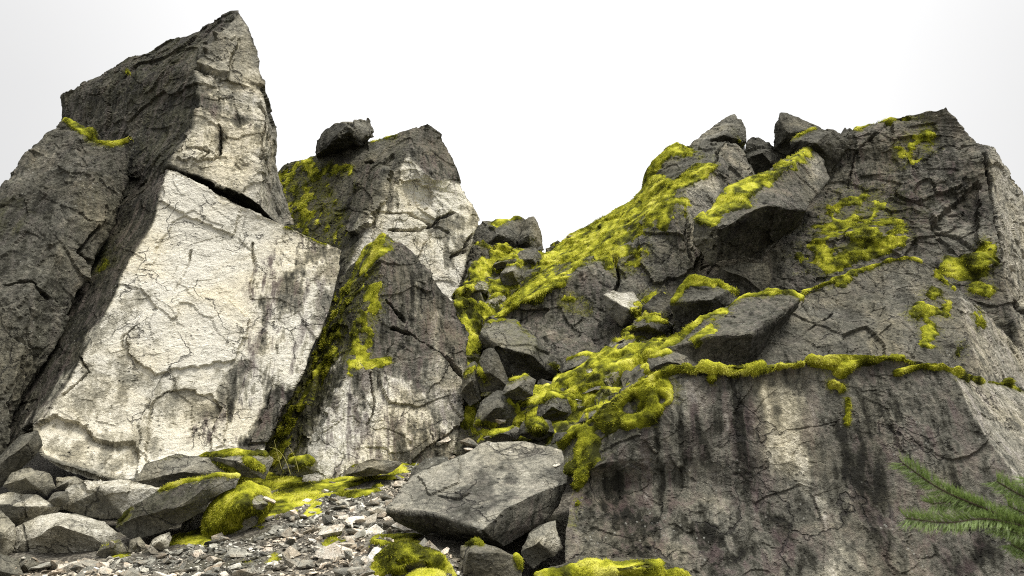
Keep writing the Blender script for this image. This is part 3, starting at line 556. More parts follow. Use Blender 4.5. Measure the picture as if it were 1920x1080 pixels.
# big right wall
rock('rock', 'big dark wall rock at upper right with mossy patches on its face',
     'a 1490 335 13.4; b 1560 300 13.2; c 1590 252 13; d 1605 236 13.1; e 1680 221 13; f 1730 212 12.7; g 1775 198 12.5; h 1800 233 12.5; i 1830 268 12.4; j 1850 270 12.3; k 1890 320 12.8; l 1925 372 13.2; m 2010 480 13.8; n 2060 740 13; o 1930 740 11.2; p 1855 300 12; q 1866 400 11.6; r 1882 480 11.3; s 1905 600 11; t 1700 740 10.5; u 1480 720 10.7; v 1240 640 12.1; w 1240 470 12.9; x 1380 450 12.8; y 1440 405 12.9',
     [('abcdefghijpqrsotuvwxy', .38, .45, .1), ('jklmnosrqp', .68, .5, .05)],
     [('m', 1, 5, '1598,242 1640,230 1680,222'), ('m', .5, 9, '1680,222 1720,218'), ('m', .55, 22, '1740,250 1715,285 1695,300'), ('m', .55, 30, '1560,400 1620,380 1640,400'), ('m', .65, 30, '1530,460 1580,430 1620,450 1680,440'), ('m', .8, 26, '1560,490 1620,470 1680,450'), ('m', .4, 30, '1500,480 1540,440'), ('m', .9, 24, '1780,500 1830,490 1850,480'), ('m', .9, 14, '1830,540 1850,545'), ('g', .6, 60, '1580,440 1680,400'),
      ('t', .52, 30, '1780,420 1830,430 1850,460'), ('t', .15, 40, '1800,330 1830,380'), ('t', .13, 30, '1700,390 1720,440'), ('t', .36, 40, '1560,340 1620,290'), ('p', 1, 60, '1620,330 1720,350'), ('t', .35, 50, '1420,540 1500,500'), ('t', .30, 40, '1830,560 1870,580'),
      ('f', -.12, '1775,395 1835,330 1840,470 1770,470 1745,430'), ('c', .12, 3, '1845,290 1860,360 1880,480'), ('c', .08, 3, '1750,430 1800,440 1870,490'), ('c', .1, 3, '1900,560 1930,620 1990,680'), ('c', .07, 2.5, '1640,250 1600,290 1590,350')],
     thick=3, rough=1.5, moss_t=.07, res=2.9)
rock('rock', 'broad grey rock with a mossy crest line in front of the big right wall',
     'a 1503 548 9.7; b 1560 522 9.8; c 1640 494 9.9; d 1700 476 9.9; e 1724 484 9.9; f 1766 512 9.8; g 1800 550 9.7; h 1850 592 10; i 1900 640 10.3; j 2000 750 10.8; k 2010 950 10; l 1900 950 8.8; m 1390 950 8.3; n 1380 720 8.7; o 1415 660 9.0; p 1465 595 9.4; r 1822 640 9.15; s 1846 740 8.9',
     [('abcdefgrslmnop', .42, .2, .1), ('ghijklsr', .66, .6, .05)],
     [('m', 1.5, 8, '1505,546 1560,522 1640,494 1700,478 1726,486'), ('m', .7, 14, '1600,515 1560,530'), ('m', .7, 22, '1750,560 1730,600 1740,640'), ('m', .7, 18, '1770,580 1750,560'), ('m', .8, 12, '1790,540 1760,512'), ('m', .6, 10, '1832,590 1838,610'), ('m', .5, 16, '1800,660'), ('t', .4, 30, '1790,600 1800,680'), ('t', .36, 40, '1540,560 1620,560'), ('c', .03, 2, '1480,640 1530,610 1560,590')],
     thick=2, rough=1.2, moss_t=.07)
# wedge under crest
blk('hump-backed rock with a thin mossy rim above the big front wall', 8.8, '1238,656,-.2 1262,634 1300,608 1345,580,.2 1400,552,.4 1440,544,.4 1490,546,.4 1508,556,.3 1480,592,.3 1440,640,.3 1400,700,.2 1245,700,-.6', (1408, 628, -.45), [0, 7, 10], [(.38, .4, .2), (.22, .2, .1), (.38, .4, .2)],
    [('m', 1.5, 9, '1240,654 1300,606 1345,578 1400,550 1490,546 1505,556'), ('m', .5, 14, '1300,640 1330,620'), ('m', .6, 14, '1360,580 1330,600')], thick=1.0, rough=1.0, moss_t=.06, name='rock', cat='rock', group='rocks of the broken cliff')
blk('squat stone with a mossy cap left of the hump-backed rock', 9.7, '1256,568 1274,540 1292,517 1340,527,.1 1385,546,.2 1378,572 1330,598 1300,625 1272,625', (1335, 562, -.35), [0, 4, 6], [.34, .3, .2], [('m', 1, 12, '1262,556 1292,524 1340,530'), ('m', .9, 9, '1340,530 1385,548')], thick=.6, rough=.9, moss_t=.05)
blk('bright pale block lodged under the mossy ridge', 11.1, '1132,553 1150,546 1187,545 1206,572 1204,590 1166,614 1140,586', (1180, 580, -.3), [0, 3, 5], [.82, .4, .55], [('m', .7, 14, '1190,575 1195,595')], thick=.5, rough=.6)
blk('dark stone between the pale block and the squat mossy stone', 10.9, '1205,575 1240,545 1270,560 1275,600 1240,630 1205,615', (1235, 590, -.3), [0, 2, 4], [.22, .18, .15], [('m', .6, 14, '1215,595 1245,600')], thick=.6)
blk('mottled pale-topped block leaning at the foot of the ridge', 10.6, '898,622,.1 914,602,.3 965,598,.3 1002,632 1052,686,-.1 1044,704 1002,716 966,724 930,680', (1000, 668, -.5), [0, 3, 5], [(.58, .2, .4), .3, .26],
    [('g', .8, 24, '950,620 1000,650'), ('m', .6, 6, '905,604 960,598 1000,628'), ('t', .35, 20, '940,680 980,700'), ('m', .7, 8, '1035,680 1050,692')], thick=.8, rough=1.1, moss_t=.03)
# mossy bank in the gully
rock('mossy_bank', 'thick moss bank sweeping diagonally up the gully behind the front wall',
     'a 945 748 9.4; b 1000 712 9.7; c 1070 702 9.9; d 1130 652 10.2; e 1180 608 10.6; f 1216 586 10.8; g 1265 606 10.4; h 1270 650 9.4; i 1240 690 8.4; j 1215 730 8.0; k 1140 790 7.7; l 1060 850 7.4; m 985 850 8.1; n 940 815 8.9; o 1090 745 8.9; p 1180 675 9.3',
     [('abcdefpo', .32, .1, .6), ('fghijklop', .32, .1, .6), ('olmna', .32, .1, .6)],
     [('m', 1, 36, '990,730 1060,725 1140,680 1220,620'), ('m', 1, 45, '1050,800 1120,760 1200,700 1240,650'), ('m', .8, 30, '960,800 1020,790'), ('e', 1, 9, '1106,698'), ('e', 1, 10, '1040,765 1020,760'), ('e', .9, 13, '1190,600 1220,598'), ('e', .9, 8, '1085,755'), ('e', .9, 11, '1160,640 1150,650'), ('e', .8, 12, '985,770'), ('e', .9, 10, '1140,712 1155,705'), ('e', .9, 9, '1120,735'), ('e', .9, 12, '1075,790 1090,785'), ('e', .9, 9, '1200,640 1215,632'), ('e', .9, 10, '1060,735'), ('e', .85, 9, '1050,808 1110,768 1180,718 1235,682'), ('t', .6, 10, '1140,712 1155,705'), ('t', .6, 10, '1200,640'), ('t', .8, 8, '1106,698'), ('t', .7, 8, '1085,755')],
     thick=1.4, rough=2.8, moss_t=.065, cat='rock bank', jag=.05)
for lab, Y, ol, ce, tn, ops in (
    ('grey mossy-shouldered stone high on the gully bank', 10.0, '1175,620 1195,596 1230,592 1262,608 1250,628 1190,640', (1215, 608, -.3), .38, [('m', .8, 7, '1180,612 1200,594 1255,600')]),
    ('lichened stone at the upper left corner of the front wall', 7.6, '1208,700 1216,668 1248,654 1292,666 1296,690 1240,712', (1255, 678, -.3), .5, [('m', .7, 9, '1220,668 1255,660'), ('m', .8, 7, '1215,700 1210,680')]),
    ('grey stone capped with moss in the lower gully', 8.6, '1000,790 1008,752 1036,738 1064,744 1072,775 1050,795', (1035, 762, -.3), .42, [('m', 1, 9, '1005,750 1036,738 1064,744')]),
    ('grey lichened boulder left of the moss-capped gully stone', 8.9, '888,800 900,755 930,730 952,728 968,752 978,795 930,808', (930, 765, -.35), .42, [('m', .7, 9, '960,750 975,775'), ('m', .6, 9, '895,790 930,800')]),
    ('low slab of grey stone below the leaning mottled block', 9.9, '888,700 905,655 925,650 950,700 960,730 925,735 900,740', (920, 700, -.2), .3, [('m', .6, 10, '895,680 905,710')]),
    ('round moss cushion stone beside the center boulder', 8.0, '972,815 980,792 1004,782 1032,790 1040,812 1010,826', (1006, 800, -.25), .35, [('m', 1, 22, '1005,795')]),
    ('small dark stone among moss above the center boulder', 7.9, '1030,835 1040,808 1066,806 1075,830 1050,842', (1055, 820, -.2), .3, []),
    ):
    blk(lab, Y, ol, ce, [0, 2, 4], [tn, tn * .85, tn * .7], ops, thick=.4, rough=.7, moss_t=.05)
# the great front wall
rock('rock', 'massive dark streaked front wall at lower right with thick moss along its top edge',
     'a 1048 838 6.5; b 1076 812 6.4; c 1130 774 6.3; d 1200 726 6.2; e 1262 693 6.1; f 1330 688 6.05; g 1400 688 6; h 1500 674 6; i 1580 664 6; j 1690 672 6; k 1785 684 6; l 1845 716 6.6; m 1925 738 7.3; n 2120 810 8; o 2120 1260 7; p 2010 1260 5.2; q 1830 782 5.85; r 1900 882 5.65; s 1962 1000 5.5; t 1500 1260 5.0; u 1045 1260 5.4; v 1058 1000 5.9; w 1072 900 6.2; y 1215 800 6.0; z 1125 870 6.02',
     [('abcdeyzw', .34, .3, .4), ('efghijkqrsptuvwzy', .44, .7, .05), ('klmnopsrq', .70, .7, .05)],
     [('m', 1.5, 12, '1050,832 1130,770 1200,722 1262,692'), ('m', 1, 26, '1140,790 1200,750 1240,725'), ('m', .72, 24, '1100,820 1100,860 1080,890'), ('m', .9, 18, '1180,790 1220,785 1245,750'), ('e', 1, 10, '1180,770 1195,755'), ('m', 1.5, 10, '1262,690 1330,688 1400,686 1500,670'), ('m', 1, 10, '1335,690 1335,708'), ('m', .9, 8, '1400,690 1375,700'),
      ('m', 1.5, 20, '1530,668 1580,662 1640,662'), ('m', 1.5, 15, '1640,662 1700,665 1780,676 1835,708'), ('m', 1, 14, '1580,690 1600,675'), ('m', .8, 9, '1560,720 1580,725'), ('m', .6, 7, '1590,790 1590,750'), ('m', .9, 7, '1680,700 1730,688 1770,684'), ('m', 1.4, 6, '1855,712 1890,722 1925,730'), ('m', .5, 18, '1075,900 1070,960'),
      ('t', .18, 30, '1385,760 1395,850 1430,930 1470,1010'), ('p', 1, 55, '1390,720 1400,850 1440,930 1480,1080'), ('t', .72, 32, '1465,740 1480,870 1500,900'), ('p', .1, 45, '1460,740 1480,870 1520,950'), ('t', .72, 34, '1525,940 1560,1000 1580,1080'), ('t', .18, 34, '1610,820 1640,1000 1660,1080'), ('t', .18, 45, '1150,940 1200,1000'), ('p', 1, 75, '1130,920 1250,1020'), ('p', 1, 60, '1680,760 1760,1000'), ('p', 1, 30, '1250,780 1240,900'),
      ('t', .62, 28, '1290,720 1300,860 1350,960 1370,1010'), ('t', .50, 20, '1520,800 1545,720'), ('t', .46, 34, '1700,740 1720,920'), ('t', .44, 30, '1800,800 1850,960'), ('t', .54, 16, '1250,1000 1290,1080'), ('p', 1, 60, '1330,1000 1400,1060'), ('t', .18, 26, '1330,1010 1340,1060'), ('t', .14, 28, '1330,800 1320,850'), ('p', .9, 30, '1610,800 1650,1000'),
      ('t', .06, 24, '1850,1020 1800,1060'), ('t', .5, 20, '1500,690 1560,700'),
      ('c', .03, 2, '1480,810 1540,800 1570,790')],
     thick=2.2, rough=.95, moss_t=.12, jag=.02, res=3.0)
# center boulder
rock('boulder', 'large grey angular boulder in the center resting on the scree', 
     'a 728 956 6.3; b 745 925 6.45; c 775 890 6.6; d 835 866 6.8; e 872 850 6.9; f 903 830 7; g 985 828 7; h 1030 838 6.9; i 1066 846 6.8; j 1064 905 6.4; k 1050 945 6.4; l 1030 972 6.35; m 985 1000 6.25; n 945 1024 6.1; o 880 1014 6.25; p 800 1004 6.35; q 738 978 6.35; r 800 964 6.05; s 850 976 5.95; t 905 994 5.8; u 945 955 5.95; v 1000 928 6.15',
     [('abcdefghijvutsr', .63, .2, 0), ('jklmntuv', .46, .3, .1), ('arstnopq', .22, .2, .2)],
     [('t', .56, 14, '960,870 1000,850 1050,850'), ('t', .5, 10, '955,880 960,890'), ('t', .32, 40, '900,910 860,940'), ('t', .5, 14, '780,930 830,930'), ('t', .52, 10, '1000,900 1050,870'), ('f', .02, '780,900 860,860 860,900 800,930'), ('c', .025, 2, '820,930 860,935 880,925'), ('p', .8, 30, '1000,960 960,1000'), ('f', .025, '728,945 850,968 905,990 905,1000 728,965')],
     thick=1.0, rough=.30, jag=.018, sm=1, group='boulders among the cliff rocks', cat='boulder', res=2.2)
blk('small grey wedge propped behind the left edge of the center boulder', 6.9, '760,905 772,880 800,860 840,858,.1 838,872 800,892 780,915', (800, 880, -.1), [0, 3, 5], [.45, .4, .3], thick=.3, rough=.4)
blk('pale triangular stone under the right end of the center boulder', 6.0, '975,1035 990,998 1025,978,.1 1042,975,.1 1058,1028 1040,1045 1000,1066 982,1058', (1010, 1015, -.15), [0, 3, 5], [.62, .72, .45], thick=.4, rough=.4)
blk('grey block with mossy corners below the center boulder', 5.7, '862,1100 864,1022 890,1014 930,1026 976,1048 980,1100', (880, 1035, -.15), [0, 2, 4], [.45, .46, .4], [('m', 1, 6, '870,1018 905,1020'), ('m', .9, 9, '965,1045 975,1062')], thick=.4, rough=.5)
blk('mossy hump at the bottom edge below the center boulder', 5.5, '690,1100 700,1045 735,1015 790,1022 840,1050 862,1100', (765, 1050, -.2), [0, 2, 4], [.4, .4, .4], [('m', 1.3, 42, '730,1060 790,1050 840,1080'), ('e', 1, 12, '790,1062 770,1065')], thick=.5, rough=1.2, moss_t=.05)
blk('grey stone left of the mossy hump under the boulder', 5.9, '688,1045 692,1012 715,1008 750,1018 740,1045 705,1060', (715, 1030, -.12), [0, 2, 4], [.3, .25, .2], [('m', .9, 9, '700,1015 745,1018')], thick=.3, rough=.5)
for lab, Y, ol, ce, tn, ops in (
    ('angular grey step block under the ridge wall beside the mottled block', 10.2, '1052,700 1062,672 1100,660 1132,668 1128,700 1090,716', (1090, 682, -.3), .42, [('m', 1, 6, '1060,674 1100,662 1130,670')]),
    ('thin grey ledge stone across the middle of the gully moss', 9.0, '1078,742 1092,722 1140,712 1160,722 1140,744 1100,754', (1115, 730, -.22), .45, [('m', .9, 6, '1088,724 1140,714')]),
    ('tilted plate of stone near the top of the gully', 9.9, '1130,668 1150,636 1186,628 1200,644 1180,668 1148,680', (1165, 652, -.25), .5, [('m', .9, 6, '1150,640 1188,632')]),
    ('blocky stone in the gully just above the front wall moss', 7.9, '1085,792 1098,768 1135,758 1150,770 1138,792 1108,800', (1115, 778, -.2), .44, [('m', 1, 6, '1096,770 1136,760')]),
    ('split grey block at the left foot of the gully', 8.8, '940,742 952,712 985,700 1005,712 1000,742 965,752', (972, 724, -.25), .46, [('m', .8, 5, '952,716 990,704')]),
    ('narrow upright stone between triangular rock and mottled block', 10.0, '862,740 872,690 892,672 905,700 902,750 880,762', (886, 712, -.25), .4, [('m', .7, 7, '872,700 890,690')]),
    ('pale broken step in the mossy bank below the saddle', 12.2, '892,578 905,556 935,548 950,560 935,582 905,592', (920, 566, -.3), .66, [('m', .8, 6, '900,562 940,552')]),
    ('grey broken step above the pale step in the saddle bank', 13.4, '920,500 935,482 965,478 975,488 955,502 930,508', (946, 490, -.3), .5, [('m', .9, 5, '930,488 968,480')]),
    ('flat stone shelf at the gully bottom beside the cushion stone', 8.2, '905,822 925,804 965,798 985,808 970,826 930,834', (942, 812, -.2), .5, [('m', 1, 6, '915,812 960,800')]),
    ):
    blk(lab, Y, ol, ce, [0, 2, 4], [tn + .06, tn, tn * .75], ops, thick=.45, rough=.5, moss_t=.04)
blk('long low moss mat rock at the foot of the front wall', 5.2, '985,1110 1000,1075 1080,1056 1160,1052 1240,1046 1290,1068 1310,1110', (1180, 1065, -.2), [0, 3, 5], [.3, .3, .3], [('m', 1, 22, '1010,1078 1100,1066 1230,1060'), ('m', .9, 24, '1050,1085 1200,1080 1290,1085')], thick=.8, rough=1.3, moss_t=.04)
blk('flat grey slab lying at the foot of the triangular rock', 8.6, '640,893 655,872 700,859 750,863 757,868 735,886 690,894', (690, 876, -.1), [0, 3, 5], [.5, .52, .35], [('m', .8, 6, '655,874 670,866')], thick=.5, rough=.3)
# pile at lower left
for lab, Y, ol, ce, sp, tn, ops, kw in (   # tones of this pile are given a little dark and lifted below
    ('grey block lying against the base of the pale slab', 8.0, '250,905 272,868 330,850 400,852 442,886 400,902 345,918 290,922', (345, 885, -.25), [0, 3, 5], [.45, .38, .25], [('m', .5, 5, '300,855 340,850')], {}),
    ('lichen-spotted stone under a moss fringe', 8.0, '368,856 400,846 500,845 512,862 496,898 440,892 400,872', (450, 868, -.2), [0, 2, 4], [.4, .5, .3], [('m', 1, 9, '372,850 440,846 500,850'), ('m', .9, 12, '460,865 490,880'), ('t', .75, 8, '430,870'), ('m', 1, 8, '380,866 420,880 440,890')], {}),
    ('long dark slab with a mossy top edge jutting over a shadowed gap', 7.3, '218,990 232,962 300,918 350,898 410,886 452,890,.1 440,915 392,935 384,958 300,1000 250,1012', (335, 950, -.3), [0, 4, 7], [(.27, .3, .4), .3, .22], [('m', 1.5, 9, '300,914 350,897 420,886 452,892'), ('m', .8, 8, '222,975 240,955')], dict(thick=.5)),
    ('moss-smothered rounded boulder with a bare pale spot', 7.4, '378,1000 388,955 415,925 470,903 505,915 518,945 490,980 430,1005', (455, 945, -.3), [0, 3, 5], [.4, .5, .4], [('m', 1, 50, '400,980 430,930 480,920'), ('m', 1, 20, '510,930 500,970'), ('t', .75, 18, '488,938'), ('e', 1, 16, '488,938')], dict(moss_t=.05)),
    ('pale wide slab in the middle of the left stone pile', 7.9, '110,955 128,908 180,900 250,905 312,918 290,945 240,972 160,968', (190, 915, -.2), [0, 4, 6], [.62, .66, .4], [('f', .04, '150,900 235,898 240,925 160,920')], {}),
    ('biggest pale boulder at the bottom of the left stone pile', 7.4, '20,1040 28,990 75,968 140,963 195,978 222,1000 218,1030 150,1052 60,1055', (110, 985, -.3), [0, 3, 6], [.58, .62, .52], [('c', .05, 3, '45,985 50,1040')], dict(thick=.6)),
    ('flat pale stone wedged at the left edge of the pile', 7.8, '-40,940 20,922 70,928 112,952 98,972 30,984 -40,980', (60, 950, -.2), [0, 3, 5], [.58, .55, .35], [('c', .04, 2.5, '40,930 45,975')], {}),
    ('rounded brown-grey stone at the top of the left pile', 7.9, '2,912 20,885 52,873 92,890 102,912 88,930 30,930', (48, 895, -.25), [0, 3, 5], [.42, .36, .3], [], {}),
    ('small stone between the rounded stone and the pale slab', 8.0, '100,918 106,895 140,892 160,902 140,922', (128, 903, -.1), [0, 2, 4], [.45, .5, .3], [], {}),
    ('little dark stone tucked under the pale slab', 7.7, '90,940 100,925 125,922 128,940 108,950', (108, 932, -.1), [0, 2, 4], [.3, .35, .2], [], {}),
    ('shadowed stone cut off by the left edge', 7.3, '-60,960 0,955 26,985 24,1030 0,1050 -60,1050', (5, 1000, -.15), [0, 2, 4], [.4, .5, .35], [], {}),
    ('dark corner stone at the bottom left', 6.7, '-60,1120 -60,1050 0,1040 30,1048 45,1080 30,1120', (0, 1070, -.15), [0, 2, 4], [.15, .25, .15], [], {}),
    ('dark tilted chip at the foot of the biggest pale boulder', 6.9, '18,1075 22,1050 50,1042 75,1055 62,1080 40,1085', (45, 1058, -.1), [0, 2, 4], [.25, .3, .2], [], {}),
    ('pale pointed stone in front of the shadowed gap', 7.1, '275,1036 285,1012 318,998 322,1008 312,1030 295,1040', (300, 1015, -.08), [0, 2, 4], [.62, .6, .4], [], {}),
    ('grey stone leaning beside the pale pointed stone', 7.15, '238,1038 242,1012 262,1005 275,1020 272,1040', (255, 1018, -.08), [0, 2, 4], [.4, .45, .3], [], {}),
    ('grey stone with a moss edge left of the gap', 7.1, '180,1040 190,1018 225,1012 240,1030 225,1048', (210, 1026, -.1), [0, 2, 4], [.3, .35, .3], [('m', .9, 6, '185,1025 220,1012')], {}),
    ('low block hidden in the gap beneath the long dark slab', 7.7, '330,1010 345,965 378,945 395,985 370,1010', (360, 975, -.1), [0, 2, 4], [.45, .4, .3], [], {}),
    ('dark broken base block at the foot of the left flank', 8.2, '-60,900 0,860 40,815 72,806 82,835 60,862 20,895 -60,960', (40, 840, -.2), [0, 3, 6], [.2, .12, .18], [], dict(thick=1.0)),
    ('mossy stone at the foot of the triangular rock', 8.7, '530,880 545,858 580,852 598,866 590,888 555,892', (565, 870, -.15), [0, 2, 4], [.3, .3, .3], [('m', 1, 13, '545,862 585,860'), ('m', .9, 10, '560,870')], {}),
    ):
    k2 = dict(thick=.4, sm=0, rough=.30, moss_t=.035); k2.update(kw); blk(lab, Y, ol, ce, sp, [t_ + .17 if isinstance(t_, float) else t_ for t_ in tn], ops, **k2)

# ------------------------------------------------------------------ where things come to rest
def bvh_of(items):
    off = 0; VV = []; TT = []
    for V, T in items: VV.append(V); TT.append(T + off); off += len(V)
    return BVHTree.FromPolygons(np.concatenate(VV).tolist(), np.concatenate(TT).tolist())
BV = bvh_of(SOLID)
def hit(px, py):
    d = Vector(ray(px, py)).normalized(); r = BV.ray_cast(Vector((0, 0, EYE)), d); return r[0], r[1]
def down(x, y):
    r = BV.ray_cast(Vector((x, y, 20)), Vector((0, 0, -1))); return r[0], r[1], r[2]

# ------------------------------------------------------------------ scree
import bmesh
rs = random.Random(5)
def chip_mesh(kind):
    bm = bmesh.new(); sx_, sy_, sz_ = 1, rs.uniform(.55, .9), rs.uniform(.2, .5)
    for _ in range(rs.randint(9, 13)):
        v = Vector((rs.gauss(0, 1), rs.gauss(0, 1), rs.gauss(0, 1))).normalized(); mx_ = max(abs(c) for c in v)
        v = v.lerp(v / mx_, .55); bm.verts.new((v.x * sx_ * .5, v.y * sy_ * .5, v.z * sz_ * .5))
    r = bmesh.ops.convex_hull(bm, input=bm.verts); bmesh.ops.delete(bm, geom=[g for g in r['geom_interior'] if isinstance(g, bmesh.types.BMVert)], context='VERTS')
    bmesh.ops.triangulate(bm, faces=bm.faces)
    V = np.array([v.co[:] for v in bm.verts]); bm.verts.index_update(); T = np.array([[v.index for v in f.verts] for f in bm.faces]); bm.free(); return V, T
CH = [chip_mesh(0) for _ in range(24)]
CHM = [make_mesh('scree_stone', V, T, M_STONE, None, False) for V, T in CH[:14]] + [make_mesh('scree_stone', V, T, M_DARK, None, False) for V, T in CH[14:18]]
REG = pp('60,1062 200,1046 300,1030 420,1000 520,965 590,905 640,893 700,892 760,862 800,835 900,812 1000,820 1010,1100 -20,1110')
cand = []
for _ in range(46000):
    y = rs.uniform(5.0, 11.2); x = rs.uniform(-5.2, 1.0); s = .0118 * (1 - rs.random()) ** -.62
    if s > .18: continue
    cand.append((x, y, min(s, .24)))
C = np.array(cand); Zc = ground_z(C[:, 0], C[:, 1]); Q = proj(np.column_stack([C[:, 0], C[:, 1], Zc])); ok = inside(Q, REG)
gmv = GM.reshape(len(gy), nxg); gi = np.clip(np.searchsorted(gx, C[:, 0]), 0, nxg - 1); gj = np.clip(np.searchsorted(gy, C[:, 1]), 0, len(gy) - 1)
ok &= (gmv[gj, gi] < .3) | (NRNG.random(len(C)) < .10); C = C[ok]; Zc = Zc[ok]; Q = Q[ok]
keep = []
for (x, y, s), z in zip(C, Zc):
    h = down(x, y)
    if h[0] is not None and abs(h[0].z - z) < .12: keep.append((x, y, h[0].z, s))
keep.sort(key=lambda t: -t[3] / t[1]); print('scree', len(keep))
def euler_R(a, b, c):
    ca, sa, cb, sb, cc_, sc_ = math.cos(a), math.sin(a), math.cos(b), math.sin(b), math.cos(c), math.sin(c)
    return np.array([[cc_, -sc_, 0], [sc_, cc_, 0], [0, 0, 1]]) @ np.array([[cb, 0, sb], [0, 1, 0], [-sb, 0, cb]]) @ np.array([[1, 0, 0], [0, ca, -sa], [0, sa, ca]])
for x, y, z, s in keep[:290]:
    o = link('scree_stone', rs.choice(CHM), None, (x, y, z + s * .12)); o.rotation_euler = (rs.gauss(0, .3), rs.gauss(0, .3), rs.uniform(0, 6.3)); f = s * 1.25; o.scale = (f, f, f)
    tag(o, '%s angular stone lying loose on the %s of the scree slope' % ('dark grey' if o.data.materials[0] == M_DARK else 'pale', ('lower ' if y < 6.2 else 'middle ' if y < 7.8 else 'upper ') + ('left' if x / y < -.36 else 'part' if x / y < -.2 else 'right')) , 'stone', 'loose stones of the scree slope')
VV, TT, off = [], [], 0
for x, y, z, s in keep[290:]:
    V, T = CH[rs.randrange(24)]; V = (V * s * 1.25) @ euler_R(rs.gauss(0, .4), rs.gauss(0, .4), rs.uniform(0, 6.3)).T + np.array([x, y, z + s * .15]); VV.append(V); TT.append(T + off); off += len(V)
if VV: tag(link('gravel', make_mesh('gravel', np.concatenate(VV), np.concatenate(TT), M_STONE, None, False)), 'fine broken gravel and stone chips covering the scree slope', 'gravel', kind='stuff')
# hand-placed stones
def stone(px, py, wpx, label, m=None, cat='stone', name='stone', group='single stones among the moss and scree'):
    p, n = hit(px, py)
    if p is None: return
    s = wpx * p.y / F_PX; V, T = CH[rs.randrange(24)]; o = link(name, make_mesh(name, V, T, m or M_STONE, None, False), None, p + n * s * .1)
    o.scale = (s, s, s); o.rotation_euler = (rs.gauss(0, .25), rs.gauss(0, .25), rs.uniform(-.6, .6)); tag(o, label, cat, group)
M_WHITE = rock_material('fresh_white_stone', True, .95)
for px, py, w, lab, m in (
    (645, 949, 36, 'bright white flat stone standing out on the scree', M_WHITE), (672, 1075, 70, 'large flat pale stone at the bottom edge of the scree', M_STONE), (630, 1045, 72, 'tan wedge stone near the bottom of the scree', M_STONE),
    (560, 1062, 56, 'grey slab stone low on the scree left of the tan wedge', M_DARK), (625, 1003, 52, 'pale blocky stone halfway up the scree', M_STONE), (690, 985, 50, 'tan stone leaning towards the center boulder', M_STONE), (715, 965, 44, 'grey-brown stone at the left tip of the center boulder', M_DARK),
    (735, 990, 50, 'dark stone tucked beneath the left end of the center boulder', M_DARK), (745, 912, 34, 'pale chip above the left end of the center boulder', M_STONE), (1107, 700, 20, 'whitish stone poking out of the gully moss', M_WHITE), (1085, 752, 15, 'tiny whitish stone low in the gully moss', M_WHITE),
    (990, 752, 22, 'pale stone left of the moss-capped gully stone', M_STONE), (935, 790, 30, 'thin flat stone in the moss above the center boulder', M_STONE), (880, 835, 44, 'low flat stone at the top of the scree', M_DARK), (830, 828, 30, 'small stone at the top of the scree beside the triangular rock', M_STONE),
    (505, 938, 24, 'pale stone at the edge of the moss beside the rounded mossy boulder', M_STONE), (1040, 872, 22, 'white pebble between the center boulder and the front wall', M_WHITE), (815, 1000, 26, 'small chip in the shade below the center boulder', M_DARK),
    (1160, 640, 24, 'grey stone in the moss beneath the dark ridge face', M_DARK), (1010, 468, 20, 'small stone on the saddle skyline', M_DARK), (1072, 446, 18, 'dark stone on the skyline at the foot of the ridge', M_DARK), (1240, 640, 22, 'light stone nested in moss beside the hump-backed rock', M_STONE),
    (470, 1050, 34, 'dark stone with pale neighbours on the left scree', M_DARK), (310, 1058, 30, 'lone grey stone on the lower left scree', M_DARK), (90, 1068, 60, 'pale flat stone at the bottom left of the scree', M_STONE), (170, 1062, 40, 'angular tan stone near the bottom left corner', M_STONE)):
    stone(px, py, w, lab, m)

# ------------------------------------------------------------------ fir tree reaching in from the right
M_NEEDLE = plain('fir_needle', (.12, .19, .045), (.30, .40, .12), 40, .5, .25); M_BARK = plain('fir_bark', (.035, .025, .016), (.14, .10, .065), 26, .95)
bt_ = NB(M_BARK.node_tree); bs_ = [n_ for n_ in M_BARK.node_tree.nodes if n_.type == 'BSDF_PRINCIPLED'][0]; gp_ = bt_.n('ShaderNodeNewGeometry').outputs['Position']
M_BARK.node_tree.links.new(bt_.n('ShaderNodeBump', {'Height': bt_.noise(bt_.n('ShaderNodeMapping', {'Vector': gp_, 'Scale': (30, 30, 5)}).outputs[0], 1.0, 6, .7), 'Strength': 1.0, 'Distance': .03}).outputs[0], bs_.inputs['Normal'])
def tube(P, R, n=7):
    P = [Vector(p) for p in P]; V = []; T = []
    for i, p in enumerate(P):
        d = (P[min(i + 1, len(P) - 1)] - P[max(i - 1, 0)]).normalized(); u = d.cross(Vector((.13, .2, 1))).normalized(); w = d.cross(u)
        for k in range(n): a = 2 * math.pi * k / n; V.append(p + (u * math.cos(a) + w * math.sin(a)) * R[i])
    for i in range(len(P) - 1):
        for k in range(n): a, b_ = i * n + k, i * n + (k + 1) % n; T += [(a, b_, b_ + n), (a, b_ + n, a + n)]
    c0 = len(V); V += [P[0], P[-1]]
    for k in range(n): T.append((c0, (k + 1) % n, k)); T.append((c0 + 1, (len(P) - 1) * n + k, (len(P) - 1) * n + (k + 1) % n))
    return np.array([v[:] for v in V]), np.array(T)
def curve(P, n):
    P = [Vector(p) for p in P]; out = []
    for s in range(len(P) - 1):
        p0, p1, p2, p3 = P[max(s - 1, 0)], P[s], P[s + 1], P[min(s + 2, len(P) - 1)]
        for k in range(n):
            t = k / n; out.append(.5 * ((2 * p1) + (p2 - p0) * t + (2 * p0 - 5 * p1 + 4 * p2 - p3) * t * t + (3 * p1 - p0 - 3 * p2 + p3) * t ** 3))
    out.append(P[-1]); return out
trx, try_ = 3.3, 2.4; trz = float(ground_z(np.array([trx]), np.array([try_]))[0])
fir = bpy.data.objects.new('fir_tree', None); COL.objects.link(fir); fir.location = (trx, try_, trz)
